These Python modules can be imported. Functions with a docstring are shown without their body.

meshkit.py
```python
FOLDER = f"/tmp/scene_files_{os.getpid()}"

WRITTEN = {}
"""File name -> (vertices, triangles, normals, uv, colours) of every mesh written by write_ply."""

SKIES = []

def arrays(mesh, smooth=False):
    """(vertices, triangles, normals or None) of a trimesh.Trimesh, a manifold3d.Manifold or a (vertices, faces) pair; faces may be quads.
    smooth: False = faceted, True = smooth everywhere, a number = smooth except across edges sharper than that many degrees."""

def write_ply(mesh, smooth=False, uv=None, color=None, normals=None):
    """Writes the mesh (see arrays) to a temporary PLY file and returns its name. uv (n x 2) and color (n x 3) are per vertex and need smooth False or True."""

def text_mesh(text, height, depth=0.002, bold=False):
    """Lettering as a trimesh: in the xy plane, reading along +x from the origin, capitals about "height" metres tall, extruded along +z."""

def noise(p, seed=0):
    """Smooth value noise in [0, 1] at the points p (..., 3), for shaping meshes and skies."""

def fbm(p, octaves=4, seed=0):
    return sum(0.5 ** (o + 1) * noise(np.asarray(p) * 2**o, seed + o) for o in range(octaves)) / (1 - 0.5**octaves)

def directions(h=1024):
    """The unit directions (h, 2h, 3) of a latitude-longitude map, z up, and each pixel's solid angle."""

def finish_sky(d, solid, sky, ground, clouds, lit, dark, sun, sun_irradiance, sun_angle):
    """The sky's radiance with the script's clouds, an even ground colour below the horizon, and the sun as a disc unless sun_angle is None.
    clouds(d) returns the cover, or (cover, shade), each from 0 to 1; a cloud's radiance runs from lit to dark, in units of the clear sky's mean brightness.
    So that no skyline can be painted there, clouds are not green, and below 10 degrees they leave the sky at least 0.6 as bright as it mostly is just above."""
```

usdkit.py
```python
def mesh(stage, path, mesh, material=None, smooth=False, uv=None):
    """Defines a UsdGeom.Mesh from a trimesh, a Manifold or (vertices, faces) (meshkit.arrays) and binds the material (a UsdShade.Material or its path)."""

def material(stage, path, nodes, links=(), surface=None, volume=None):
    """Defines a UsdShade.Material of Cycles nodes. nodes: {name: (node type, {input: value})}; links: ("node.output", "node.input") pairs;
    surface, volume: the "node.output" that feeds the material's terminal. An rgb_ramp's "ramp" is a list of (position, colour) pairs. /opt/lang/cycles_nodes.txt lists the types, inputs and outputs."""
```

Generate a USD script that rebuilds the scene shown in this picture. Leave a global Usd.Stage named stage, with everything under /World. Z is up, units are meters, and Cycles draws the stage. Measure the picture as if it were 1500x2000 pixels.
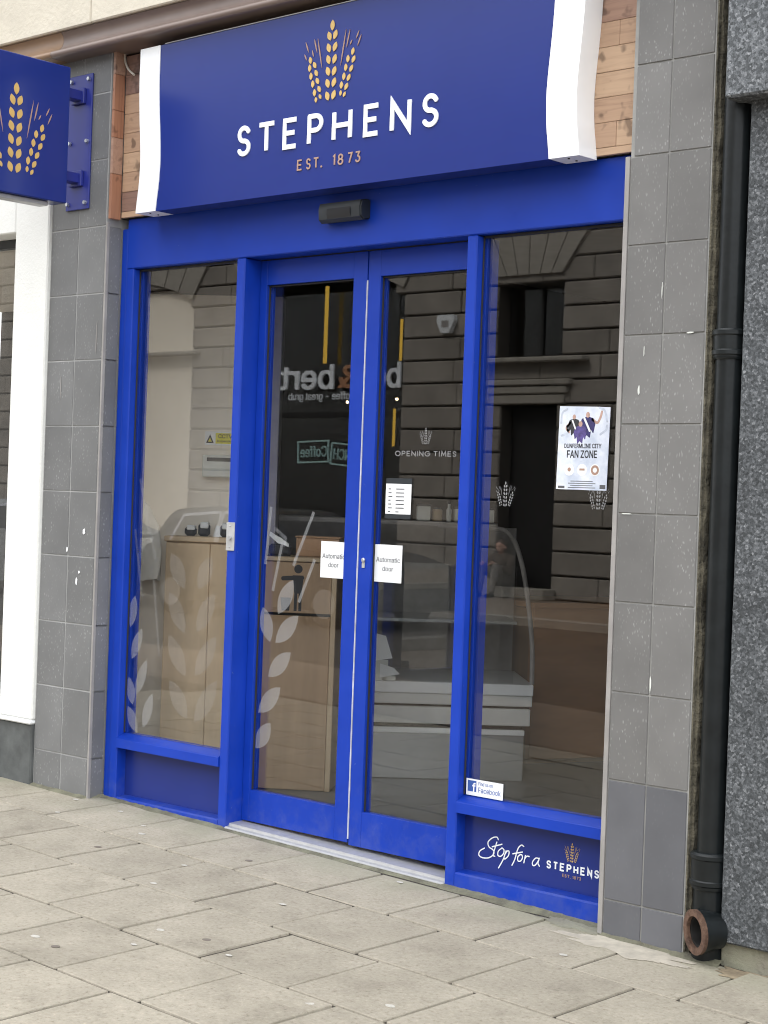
import math, random
import numpy as np, trimesh, usdkit, meshkit
import manifold3d as m3
from shapely import Point, LineString, Polygon, box as sbox, union_all, affinity
from pxr import Usd, UsdGeom, UsdLux, UsdShade, Gf, Sdf

random.seed(7)
rng = np.random.default_rng(7)
stage = Usd.Stage.CreateInMemory()
world = UsdGeom.Xform.Define(stage, '/World')
UsdGeom.Scope.Define(stage, '/World/Looks')

# ---------------------------------------------------------------- camera
YAW, PITCH, ROLL = -0.733538, -0.0061768, 0.0360920
cy, sy, cp, sp, cr, sr = math.cos(YAW), math.sin(YAW), math.cos(PITCH), math.sin(PITCH), math.cos(ROLL), math.sin(ROLL)
fwd, right = np.array([sy * cp, cy * cp, sp]), np.array([cy, -sy, 0.0])
up = np.cross(right, fwd)
rgt, upp = cr * right + sr * up, -sr * right + cr * up
cam = UsdGeom.Camera.Define(stage, '/World/camera')
cam.AddTransformOp().Set(Gf.Matrix4d(*rgt, 0, *upp, 0, *(-fwd), 0, 4.55, -4.9, 1.40, 1))
cam.CreateHorizontalApertureAttr(36.0)
cam.CreateFocalLengthAttr(36.0 * 3363 / 1500)
cam.CreateClippingRangeAttr((0.05, 1000.0))
cam.CreateExposureAttr(1.47)

# ---------------------------------------------------------------- sky and overcast sun
SUN_AZ, SUN_EL = math.radians(-18), math.radians(44)      # azimuth from +y towards +x
sun_dir = np.array([math.sin(SUN_AZ) * math.cos(SUN_EL), math.cos(SUN_AZ) * math.cos(SUN_EL), math.sin(SUN_EL)])
usdkit.material(stage, '/World/Looks/sky_look', {
    'sky': ('sky_texture', {'sky_type': 'single_scattering', 'sun_disc': False, 'sun_elevation': SUN_EL, 'sun_rotation': SUN_AZ, 'aerosol_density': 2.0}),
    'tc': ('texture_coordinate', {}),
    'n': ('noise_texture', {'scale': 2.2, 'detail': 5.0, 'roughness': 0.6}),
    'ramp': ('rgb_ramp', {'ramp': [(0.3, (5.4, 5.6, 5.9)), (0.7, (8.2, 8.2, 8.2))]}),
    'sx': ('separate_xyz', {}), 'cie': ('map_range', {'from_min': 0.0, 'from_max': 1.0, 'to_min': 0.45, 'to_max': 1.50, 'clamp': True}), 'sc': ('vector_math', {'math_type': 'scale'}),   # an overcast sky is brightest overhead
    'cl': ('mix_color', {'fac': 0.88}),
    'bg': ('background_shader', {'strength': 0.115}),
}, [('tc.generated', 'n.vector'), ('n.fac', 'ramp.fac'), ('sky.color', 'cl.a'), ('tc.generated', 'sx.vector'), ('sx.z', 'cie.value'), ('ramp.color', 'sc.vector1'), ('cie.result', 'sc.scale'), ('sc.vector', 'cl.b'), ('cl.result', 'bg.color')], surface='bg.background')
dome = UsdLux.DomeLight.Define(stage, '/World/sky')
dome.CreateIntensityAttr(1.0)
UsdShade.MaterialBindingAPI.Apply(dome.GetPrim()).Bind(UsdShade.Material.Get(stage, '/World/Looks/sky_look'))
dome.GetPrim().SetCustomDataByKey('kind', 'structure')
sun = UsdLux.DistantLight.Define(stage, '/World/sun')
sun.CreateIntensityAttr(0.34)
sun.CreateAngleAttr(16.0)
sun.CreateColorAttr(Gf.Vec3f(1.0, 0.96, 0.90))
sun.GetPrim().CreateAttribute('inputs:normalize', Sdf.ValueTypeNames.Bool).Set(True)
zx = np.cross([0, 0, 1.0], sun_dir); zx /= np.linalg.norm(zx); zy = np.cross(sun_dir, zx)
sun.AddTransformOp().Set(Gf.Matrix4d(*zx, 0, *zy, 0, *sun_dir, 0, 0, 0, 20, 1))

# ---------------------------------------------------------------- helpers
LK = '/World/Looks/'
used = set()


def numbered(path):
    if path not in used:
        used.add(path); return path
    k = 1
    while f'{path}_{k:03d}' in used:
        k += 1
    used.add(f'{path}_{k:03d}'); return f'{path}_{k:03d}'


def data(p, **kw):
    for k, v in kw.items():
        if v:
            p.SetCustomDataByKey(k, v)


class Thing:
    """An Xform at the thing's base; parts are given in world metres (or local with local=True)."""
    def __init__(s, name, label=None, cat=None, base=(0, 0, 0), rotz=0.0, group=None, kind=None):
        s.path = numbered('/World/' + name)
        s.base = np.array(base, float); s.rotz = rotz
        x = UsdGeom.Xform.Define(stage, s.path)
        x.AddTranslateOp().Set(Gf.Vec3d(*map(float, base)))
        if rotz:
            x.AddRotateZOp().Set(math.degrees(rotz))
        data(x.GetPrim(), label=label, category=cat, group=group, kind=kind)

    def part(s, name, mesh, mat, smooth=30, under=None, label=None, kind=None, local=False):
        v, f = vf(mesh)
        if not local:
            v = v - s.base
            if s.rotz:
                c, q = math.cos(-s.rotz), math.sin(-s.rotz)
                v = v @ np.array([[c, q, 0], [-q, c, 0], [0, 0, 1]])
        p = numbered((under or s.path) + '/' + name)
        m = usdkit.mesh(stage, p, trimesh.Trimesh(v, f, process=False), LK + mat, smooth=smooth)
        data(m.GetPrim(), label=label, kind=kind)
        return p


def vf(mesh):
    if hasattr(mesh, 'to_mesh'):
        m = mesh.to_mesh(); return np.array(m.vert_properties[:, :3], float), np.array(m.tri_verts, int)
    if isinstance(mesh, (tuple, list)) and len(mesh) and not isinstance(mesh[0], np.ndarray):
        mesh = trimesh.util.concatenate([trimesh.Trimesh(*vf(x), process=False) for x in mesh])
    if isinstance(mesh, tuple):
        return np.array(mesh[0], float), np.array(mesh[1], int)
    return np.array(mesh.vertices, float), np.array(mesh.faces, int)


def single(name, mesh, mat, label=None, cat=None, group=None, kind=None, smooth=30, base=None):
    v, f = vf(mesh)
    b = np.array([(v[:, 0].min() + v[:, 0].max()) / 2, (v[:, 1].min() + v[:, 1].max()) / 2, v[:, 2].min()]) if base is None else np.array(base, float)
    p = numbered('/World/' + name)
    m = usdkit.mesh(stage, p, trimesh.Trimesh(v - b, f, process=False), LK + mat, smooth=smooth)
    m.AddTranslateOp().Set(Gf.Vec3d(*map(float, b)))
    data(m.GetPrim(), label=label, category=cat, group=group, kind=kind)
    return p


def cb(x0, x1, y0, y1, z0, z1, c=0.003):
    """A box with chamfered edges."""
    x0, x1, y0, y1, z0, z1 = min(x0, x1), max(x0, x1), min(y0, y1), max(y0, y1), min(z0, z1), max(z0, z1)
    c = min(c, 0.3 * (x1 - x0), 0.3 * (y1 - y0), 0.3 * (z1 - z0))
    if c <= 0.0004:
        b = trimesh.creation.box([x1 - x0, y1 - y0, z1 - z0]); b.apply_translation([(x0 + x1) / 2, (y0 + y1) / 2, (z0 + z1) / 2]); return b
    pts = []
    for a in ((x0, x1, 1), ):
        for sx, X in ((1, x0), (-1, x1)):
            for sy_, Y in ((1, y0), (-1, y1)):
                for sz, Z in ((1, z0), (-1, z1)):
                    pts += [(X, Y + sy_ * c, Z + sz * c), (X + sx * c, Y, Z + sz * c), (X + sx * c, Y + sy_ * c, Z)]
    return m3.Manifold.hull_points(np.array(pts, np.float64))


def frame(O, U, V, N):
    O, U, V, N = (np.array(a, float) for a in (O, U, V, N))
    return O, np.stack([U, V, N])


FRONT = ((1, 0, 0), (0, 0, 1), (0, -1, 0))


def extr(shape, d, O=(0, 0, 0), axes=FRONT, z0=0.0):
    """Extrudes a shapely shape (u, v) by d along the frame's normal, from z0."""
    gs = [g for g in getattr(shape, 'geoms', [shape]) if g.area > 1e-9]
    out = []
    for g in gs:
        m = trimesh.creation.extrude_polygon(g, d, engine='earcut')
        v = np.array(m.vertices); v[:, 2] += z0
        O_, A = frame(O, *axes)
        out.append(trimesh.Trimesh(O_ + v @ A, np.array(m.faces), process=False))
    return trimesh.util.concatenate(out)


def flat_text(text, h, O, axes=FRONT, d=0.0006, bold=False, width=None, centre=False, tilt=0.0):
    m = meshkit.text_mesh(text, h, depth=d, bold=bold)
    v = np.array(m.vertices)
    w = v[:, 0].max() - v[:, 0].min(); v[:, 0] -= v[:, 0].min()
    if width:
        v[:, 0] *= width / w; w = width
    if centre:
        v[:, 0] -= w / 2
    if tilt:
        c, s = math.cos(tilt), math.sin(tilt); v[:, :2] = v[:, :2] @ np.array([[c, s], [-s, c]])
    O_, A = frame(O, *axes)
    return trimesh.Trimesh(O_ + v @ A, np.array(m.faces), process=False)


def smoothline(pts, n=8):
    p = np.array(pts, float)
    if len(p) < 3:
        return p
    q = np.vstack([2 * p[0] - p[1], p, 2 * p[-1] - p[-2]])
    out = []
    for i in range(1, len(q) - 2):
        for t in np.linspace(0, 1, n, endpoint=False):
            a, b, c, d = q[i - 1], q[i], q[i + 1], q[i + 2]
            out.append(0.5 * (2 * b + (c - a) * t + (2 * a - 5 * b + 4 * c - d) * t * t + (3 * b - a - 3 * c + d) * t ** 3))
    out.append(p[-1])
    return np.array(out)


def arc(cx, cy_, rx, ry, a0, a1, n=18):
    t = np.radians(np.linspace(a0, a1, n)); return [(cx + rx * math.cos(x), cy_ + ry * math.sin(x)) for x in t]


GLYPH = {   # stroke letters, capital height 1: (width, strokes)
    'S': (0.62, [arc(0.31, 0.75, 0.27, 0.25, 25, 262) + arc(0.31, 0.25, 0.29, 0.25, 82, -150)]),
    'T': (0.76, [[(0, 1), (0.76, 1)], [(0.38, 1), (0.38, 0)]]),
    'E': (0.58, [[(0.58, 1), (0, 1), (0, 0), (0.58, 0)], [(0, 0.52), (0.5, 0.52)]]),
    'P': (0.62, [[(0, 0), (0, 1), (0.32, 1)] + arc(0.32, 0.735, 0.28, 0.265, 90, -90) + [(0, 0.47)]]),
    'H': (0.74, [[(0, 0), (0, 1)], [(0.74, 0), (0.74, 1)], [(0, 0.5), (0.74, 0.5)]]),
    'N': (0.76, [[(0, 0), (0, 1), (0.76, 0), (0.76, 1)]]),
    'O': (0.98, [arc(0.49, 0.5, 0.49, 0.5, 0, 360, 40)]),
    'I': (0.0, [[(0, 0), (0, 1)]]),
    'G': (0.9, [arc(0.49, 0.5, 0.49, 0.5, 45, 360, 34) + [(0.98, 0.48), (0.55, 0.48)]]),
    'M': (0.92, [[(0, 0), (0.1, 1), (0.46, 0.25), (0.82, 1), (0.92, 0)]]),
    '1': (0.2, [[(0, 0.86), (0.2, 1), (0.2, 0)]]),
    '8': (0.6, [arc(0.3, 0.75, 0.25, 0.24, 0, 360, 24), arc(0.3, 0.25, 0.3, 0.26, 0, 360, 24)]),
    '7': (0.58, [[(0, 1), (0.58, 1), (0.2, 0)]]),
    '3': (0.58, [[(0.03, 1), (0.5, 1), (0.26, 0.6)] + arc(0.26, 0.29, 0.3, 0.29, 80, -150)]),
    '.': (0.0, [[(0, 0), (0.001, 0)]]),
}


def glyph(ch, h, sw, x0, z0, w=None):
    gw, st = GLYPH[ch]
    k = (w - sw) / gw / h if (w and gw) else 1.0
    hh = h - sw
    return union_all([LineString([(x0 + sw / 2 + x * k * h, z0 + sw / 2 + y * hh) for x, y in s]).buffer(sw / 2, quad_segs=5, cap_style='flat' if ch in 'TEHPN17' else 'round', join_style='mitre' if ch in 'TEN17M' else 'round') for s in st])


def stroke_word(text, h, sw, x0, z0, gap):
    out, x = [], x0
    for ch in text:
        if ch == ' ':
            x += h * 0.45; continue
        out.append(glyph(ch, h, sw, x, z0)); x += GLYPH[ch][0] * h + sw + gap
    return union_all(out), x


def leaf(a, b, w, bend=0.0, n=9):
    """A grain or leaf from a to b, w wide."""
    a, b = np.array(a, float), np.array(b, float)
    d = b - a; L = np.hypot(*d); u = d / L; v = np.array([-u[1], u[0]])
    t = np.linspace(0, 1, n); s = np.sin(math.pi * t) ** 0.8 * w / 2
    mid = bend * L * np.sin(math.pi * t)
    up_ = [a + u * L * x + v * (m + y) for x, y, m in zip(t, s, mid)]
    dn = [a + u * L * x + v * (m - y) for x, y, m in zip(t, s, mid)]
    return Polygon(up_ + dn[::-1][1:-1]).buffer(0)


EMB_C = [(0.046, 0.961), (-0.003, 0.828), (0.1, 0.833), (-0.008, 0.676), (0.102, 0.677), (-0.008, 0.526), (0.102, 0.52), (-0.009, 0.375), (0.102, 0.365), (-0.008, 0.219), (0.104, 0.219), (-0.006, 0.056), (0.106, 0.058)]
EMB_R = [(0.421, 0.57), (0.34, 0.487), (0.438, 0.468), (0.306, 0.381), (0.404, 0.356), (0.278, 0.27), (0.364, 0.244), (0.24, 0.164), (0.327, 0.134), (0.23, 0.063), (0.298, 0.038)]
EMB_L = [(-0.335, 0.562), (-0.345, 0.462), (-0.255, 0.49), (-0.315, 0.352), (-0.221, 0.382), (-0.278, 0.245), (-0.194, 0.276), (-0.24, 0.127), (-0.157, 0.166), (-0.21, 0.033), (-0.136, 0.066)]
EMB_A = [(-0.212, 0.826), (-0.12, 0.43), (-0.275, 0.831), (-0.219, 0.647), (-0.31, 0.694), (-0.28, 0.6), (-0.433, 0.815), (-0.372, 0.67), (-0.448, 0.658), (-0.405, 0.573), (0.291, 0.871), (0.212, 0.417), (0.358, 0.861), (0.308, 0.636), (0.401, 0.721), (0.368, 0.66), (0.52, 0.824), (0.471, 0.722), (0.559, 0.763), (0.5, 0.629)]


def emblem(h):
    """(name, shape) of the three ears of wheat, base of the middle ear at 0,0, h tall."""
    out = []
    for k, (x, y) in enumerate(EMB_C):
        a = 0 if k == 0 else (20 if k % 2 else -20)
        L, w = (0.14, 0.075) if k == 0 else (0.128, 0.074)
        out.append(('grain', x, y, a, L, w))
    for base, sgn in ((EMB_R, 1), (EMB_L, -1)):
        for k, (x, y) in enumerate(base):
            outer = (k % 2 == 0)
            a = -sgn * (28 if outer else 2) if k else -sgn * 12
            f = 1.0 if k < 9 else 0.75
            out.append(('grain', x, y, a, 0.098 * f, 0.056 * f))
    shapes = []
    for n, x, y, a, L, w in out:
        dx, dy = -math.sin(math.radians(a)) * L / 2, math.cos(math.radians(a)) * L / 2
        shapes.append((n, leaf(((x - dx) * h, (y - dy) * h), ((x + dx) * h, (y + dy) * h), w * h)))
    for i in range(0, len(EMB_A), 2):
        (ax, ay), (bx, by) = EMB_A[i], EMB_A[i + 1]
        shapes.append(('awn', leaf((ax * h, ay * h), (bx * h, by * h), 0.016 * h, n=5)))
    return shapes


def tube(pts, r, n=10):
    pts = np.array(pts, float)
    poly = Point(0, 0).buffer(r, quad_segs=max(2, n // 4))
    return trimesh.creation.sweep_polygon(poly, pts, engine='earcut')


def lathe(prof, n=40):
    return trimesh.creation.revolve(np.array(prof, float), sections=n)


def prism_x(prof, x0, x1):
    """A (y, z) outline extruded from x0 to x1."""
    p = Polygon(prof)
    return extr(p, x1 - x0, O=(x0, 0, 0), axes=((0, 1, 0), (0, 0, 1), (1, 0, 0)))


# ---------------------------------------------------------------- materials
def M(name, base, rough=0.5, var=0.08, nscale=6.0, bump=0.0, bscale=60.0, spec=0.5, metal=0.0, coat=0.0, rvar=0.0, bdist=0.004, tint=None, extra=None, stretch=None):
    """Painted or plain surface: base colour with soft blotches (var), per-object tint (rvar) and fine relief (bump)."""
    b = np.array(base, float)
    n = {'geo': ('geometry', {}), 'map': ('mapping', {'scale': stretch or (1, 1, 1)}),
         'n': ('noise_texture', {'scale': nscale, 'detail': 5.0, 'roughness': 0.6}),
         'r': ('rgb_ramp', {'ramp': [(0.3, b * (1 - var)), (0.7, np.minimum(b * (1 + var), 1) if tint is None else np.array(tint))]}),
         'p': ('principled_bsdf', {'roughness': rough, 'specular_ior_level': spec, 'metallic': metal, 'coat_weight': coat})}
    l = [('geo.position', 'map.vector'), ('map.vector', 'n.vector'), ('n.fac', 'r.fac')]
    col = 'r.color'
    if rvar:
        n['oi'] = ('object_info', {}); n['mr'] = ('map_range', {'from_min': 0.0, 'from_max': 1.0, 'to_min': 1 - rvar, 'to_max': 1 + rvar})
        n['hv'] = ('hsv', {})
        l += [('oi.random', 'mr.value'), ('mr.result', 'hv.value'), (col, 'hv.color')]; col = 'hv.color'
    l.append((col, 'p.base_color'))
    if bump:
        n['bn'] = ('noise_texture', {'scale': bscale, 'detail': 4.0, 'roughness': 0.6})
        n['bp'] = ('bump', {'strength': bump, 'distance': bdist})
        l += [('map.vector', 'bn.vector'), ('bn.fac', 'bp.height'), ('bp.normal', 'p.normal')]
    usdkit.material(stage, LK + name, n, l, surface='p.BSDF')


def paint(name, base, rough):
    b = np.array(base)
    usdkit.material(stage, LK + name, {
        'geo': ('geometry', {}), 'sx': ('separate_xyz', {}),
        'n': ('noise_texture', {'scale': 5.0, 'detail': 5.0}), 'c': ('rgb_ramp', {'ramp': [(0.3, b * 0.92), (0.7, b * 1.08)]}),
        'sn': ('noise_texture', {'scale': 46.0, 'detail': 5.0, 'roughness': 0.7}), 'sm': ('map_range', {'from_min': 0.675, 'from_max': 0.74, 'to_min': 0.0, 'to_max': 0.5, 'clamp': True}),
        'dn': ('noise_texture', {'scale': 13.0, 'detail': 6.0, 'roughness': 0.7}), 'dz': ('map_range', {'from_min': 0.0, 'from_max': 0.30, 'to_min': 0.16, 'to_max': -0.12}), 'da': ('math', {'math_type': 'add'}),
        'dm': ('map_range', {'from_min': 0.52, 'from_max': 0.74, 'to_min': 0.0, 'to_max': 0.14, 'clamp': True}),
        'm1': ('mix_color', {'b': (0.20, 0.25, 0.42)}), 'm2': ('mix_color', {'b': (0.17, 0.19, 0.27)}),
        'rn': ('map_range', {'from_min': 0.3, 'from_max': 0.7, 'to_min': rough - 0.07, 'to_max': rough + 0.09}),
        'bn': ('noise_texture', {'scale': 80.0, 'detail': 4.0}), 'bp': ('bump', {'strength': 0.12, 'distance': 0.002}),
        'p': ('principled_bsdf', {'specular_ior_level': 0.32})},
        [('geo.position', 'n.vector'), ('geo.position', 'sn.vector'), ('geo.position', 'dn.vector'), ('geo.position', 'bn.vector'), ('geo.position', 'sx.vector'), ('n.fac', 'c.fac'), ('sn.fac', 'sm.value'), ('sm.result', 'm1.fac'), ('c.color', 'm1.a'),
         ('sx.z', 'dz.value'), ('dn.fac', 'da.value1'), ('dz.result', 'da.value2'), ('da.value', 'dm.value'), ('dm.result', 'm2.fac'), ('m1.result', 'm2.a'), ('m2.result', 'p.base_color'),
         ('n.fac', 'rn.value'), ('rn.result', 'p.roughness'), ('bn.fac', 'bp.height'), ('bp.normal', 'p.normal')], surface='p.BSDF')


paint('blue_paint', (0.005, 0.040, 0.37), 0.42)
paint('blue_paint_door', (0.005, 0.038, 0.35), 0.40)
M('navy_vinyl', (0.014, 0.028, 0.175), rough=0.20, var=0.05, nscale=3, spec=0.36)
M('seal_grey', (0.46, 0.47, 0.52), rough=0.7, var=0.3, nscale=14)
M('navy_steel', (0.020, 0.028, 0.20), rough=0.3, var=0.05, nscale=8, spec=0.5)
M('sign_white', (0.90, 0.91, 0.91), rough=0.3, var=0.01)
M('letter_white', (0.84, 0.86, 0.89), rough=0.4, var=0.01)
M('gold', (0.60, 0.40, 0.13), rough=0.45, var=0.08, nscale=20)
M('copper', (0.40, 0.25, 0.19), rough=0.45, var=0.08, nscale=20)
M('black_plastic', (0.018, 0.022, 0.026), rough=0.42, var=0.1)
M('gasket', (0.012, 0.012, 0.014), rough=0.6)
M('aluminium', (0.46, 0.46, 0.46), rough=0.45, var=0.08, nscale=30, metal=0.3)
M('grey_trim', (0.29, 0.275, 0.26), rough=0.45, var=0.15, nscale=9)
M('steel_bolt', (0.6, 0.62, 0.64), rough=0.3, metal=0.8)
M('paper', (0.82, 0.83, 0.83), rough=0.7, var=0.015)
M('ink_grey', (0.10, 0.10, 0.11), rough=0.7)
M('ink_dark', (0.03, 0.03, 0.035), rough=0.7)
M('ink_navy', (0.035, 0.03, 0.12), rough=0.7, var=0.3, nscale=60)
M('ink_skin', (0.5, 0.32, 0.26), rough=0.7, var=0.2, nscale=60)
M('ink_violet', (0.09, 0.065, 0.22), rough=0.7, var=0.4, nscale=70)
M('ink_smoke', (0.50, 0.54, 0.62), rough=0.7, var=0.2, nscale=40)
M('ink_yellow', (0.75, 0.68, 0.05), rough=0.6)
M('ink_blue', (0.04, 0.10, 0.33), rough=0.6)
M('poster_paper', (0.56, 0.62, 0.74), rough=0.45, var=0.10, nscale=16, tint=(0.80, 0.83, 0.90))
M('render_white', (0.80, 0.80, 0.76), rough=0.85, var=0.03, nscale=5, bump=0.35, bscale=70, bdist=0.006)
M('plinth_dark', (0.085, 0.09, 0.088), rough=0.8, var=0.35, nscale=9, bump=0.3, bscale=50)
M('stone_beige', (0.60, 0.55, 0.45), rough=0.9, var=0.10, nscale=3.0, bump=0.35, bscale=45, bdist=0.01)
M('cornice_brown', (0.17, 0.125, 0.105), rough=0.38, var=0.10, nscale=6, bump=0.05, bscale=60)
M('cornice_tan', (0.24, 0.15, 0.09), rough=0.42, var=0.15, nscale=6)
M('cast_iron', (0.006, 0.0075, 0.008), rough=0.30, var=0.3, nscale=14, bump=0.22, bscale=40, bdist=0.004, spec=0.35)
M('rust', (0.10, 0.048, 0.03), rough=0.9, var=0.5, nscale=34, bump=0.9, bscale=80, bdist=0.008, tint=(0.17, 0.098, 0.064))
M('void_black', (0.01, 0.009, 0.008), rough=0.9)
M('mortar', (0.125, 0.112, 0.08), rough=0.95, var=0.6, nscale=16, bump=0.9, bscale=50, bdist=0.02)
M('grout_pale', (0.36, 0.36, 0.35), rough=0.9, var=0.2, nscale=7)
M('grout', (0.27, 0.265, 0.25), rough=0.9, var=0.25, nscale=7)
M('wall_beige', (0.86, 0.79, 0.69), rough=0.8, var=0.03, nscale=2)
M('wall_dark', (0.06, 0.056, 0.05), rough=0.8, var=0.1)
M('ceiling_grey', (0.22, 0.21, 0.20), rough=0.9)
M('floor_grey', (0.07, 0.074, 0.08), rough=0.45, var=0.15, nscale=3)
M('ply', (0.64, 0.48, 0.31), rough=0.55, var=0.20, nscale=5, stretch=(1, 1, 0.25))
M('laminate', (0.33, 0.22, 0.13), rough=0.5, var=0.12, nscale=14, stretch=(1, 1, 0.12))
M('wood_edge', (0.45, 0.34, 0.22), rough=0.5)
M('counter_brown', (0.46, 0.25, 0.125), rough=0.45, var=0.12, nscale=10, stretch=(0.2, 0.2, 1))
M('steel_panel', (0.60, 0.61, 0.61), rough=0.24, var=0.05, metal=0.85)
M('white_metal', (0.72, 0.72, 0.69), rough=0.4)
M('cloth_white', (0.84, 0.82, 0.76), rough=0.95, bump=0.2, bscale=200)
M('plastic_offwhite', (0.66, 0.67, 0.62), rough=0.5)
M('cardboard', (0.42, 0.25, 0.14), rough=0.8, var=0.15)
M('moss_cement', (0.36, 0.33, 0.26), rough=0.95, var=0.3, nscale=9, bump=0.8, bscale=60, bdist=0.01, tint=(0.33, 0.325, 0.235))
M('gum', (0.58, 0.555, 0.50), rough=0.8, var=0.15, nscale=120)
M('patch_pale', (0.50, 0.455, 0.375), rough=0.95, var=0.18, nscale=22, bump=0.6, bscale=70)
M('dirt_brown', (0.30, 0.24, 0.16), rough=0.95, var=0.35, nscale=18, bump=0.5, bscale=60)
M('dirty_cement', (0.20, 0.185, 0.14), rough=0.95, var=0.4, nscale=12, bump=0.8, bscale=60, bdist=0.01, tint=(0.27, 0.265, 0.18))
M('cream_paint', (0.84, 0.77, 0.65), rough=0.6, var=0.04)
M('gum_dark', (0.20, 0.17, 0.14), rough=0.8)
M('bed_sand', (0.06, 0.05, 0.038), rough=0.95, var=0.3, nscale=20)
M('asphalt', (0.055, 0.048, 0.042), rough=0.85, var=0.25, nscale=1.2, bump=0.4, bscale=120)
M('kerb_stone', (0.28, 0.26, 0.23), rough=0.9, var=0.15)
M('pave_far', (0.22, 0.175, 0.135), rough=0.9, var=0.12, nscale=2)
M('ground_grey', (0.16, 0.15, 0.13), rough=0.95, var=0.2, nscale=0.3)
M('sandstone', (0.265, 0.24, 0.21), rough=0.9, var=0.24, nscale=1.6, bump=0.4, bscale=18, bdist=0.02, rvar=0.12)
M('sandstone_back', (0.07, 0.06, 0.05), rough=0.95)
M('sandstone_pale', (0.34, 0.315, 0.275), rough=0.9, var=0.12)
M('room_dark', (0.02, 0.019, 0.018), rough=0.9)
M('door_dark', (0.018, 0.017, 0.017), rough=0.6, spec=0.3)
M('lettering_pale', (0.82, 0.86, 0.9), rough=0.6)
M('lettering_copper', (0.42, 0.20, 0.10), rough=0.6)
M('lettering_teal', (0.40, 0.60, 0.58), rough=0.6)
M('pole_yellow', (0.72, 0.46, 0.10), rough=0.5)
M('car_silver', (0.42, 0.44, 0.45), rough=0.25, metal=0.5, coat=0.8)
M('car_dark', (0.012, 0.013, 0.015), rough=0.3, coat=0.35)
M('car_glass', (0.012, 0.014, 0.016), rough=0.06, spec=0.8)
M('tyre', (0.012, 0.012, 0.012), rough=0.8)
M('cable_white', (0.62, 0.58, 0.50), rough=0.5)
M('bell_white', (0.75, 0.78, 0.80), rough=0.4)

# glass: a clear pane that reflects more at a grazing view
usdkit.material(stage, LK + 'glass', {
    'lw': ('layer_weight', {'blend': 0.5}), 'pw': ('math', {'math_type': 'power', 'value2': 4.2}),
    'mr': ('map_range', {'from_min': 0.0, 'from_max': 1.0, 'to_min': 0.050, 'to_max': 1.0}),
    't': ('transparent_bsdf', {'color': (0.985, 0.99, 0.985)}), 'g': ('glossy_bsdf', {'color': (1, 1, 1), 'roughness': 0.0}), 'x': ('mix_closure', {})},
    [('lw.facing', 'pw.value1'), ('pw.value', 'mr.value'), ('mr.result', 'x.fac'), ('t.BSDF', 'x.closure1'), ('g.BSDF', 'x.closure2')], surface='x.closure')
for nm, al in (('frosted', 0.125), ('frosted_side', 0.09), ('frosted_light', 0.03), ('etched', 0.30)):
    usdkit.material(stage, LK + nm, {
        't': ('transparent_bsdf', {}), 'd': ('diffuse_bsdf', {'color': (0.62, 0.62, 0.62)}), 'tr': ('translucent_bsdf', {'color': (0.7, 0.7, 0.7)}),
        'a': ('mix_closure', {'fac': 0.45}), 'x': ('mix_closure', {'fac': al})},
        [('d.BSDF', 'a.closure1'), ('tr.BSDF', 'a.closure2'), ('t.BSDF', 'x.closure1'), ('a.closure', 'x.closure2')], surface='x.closure')


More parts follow.
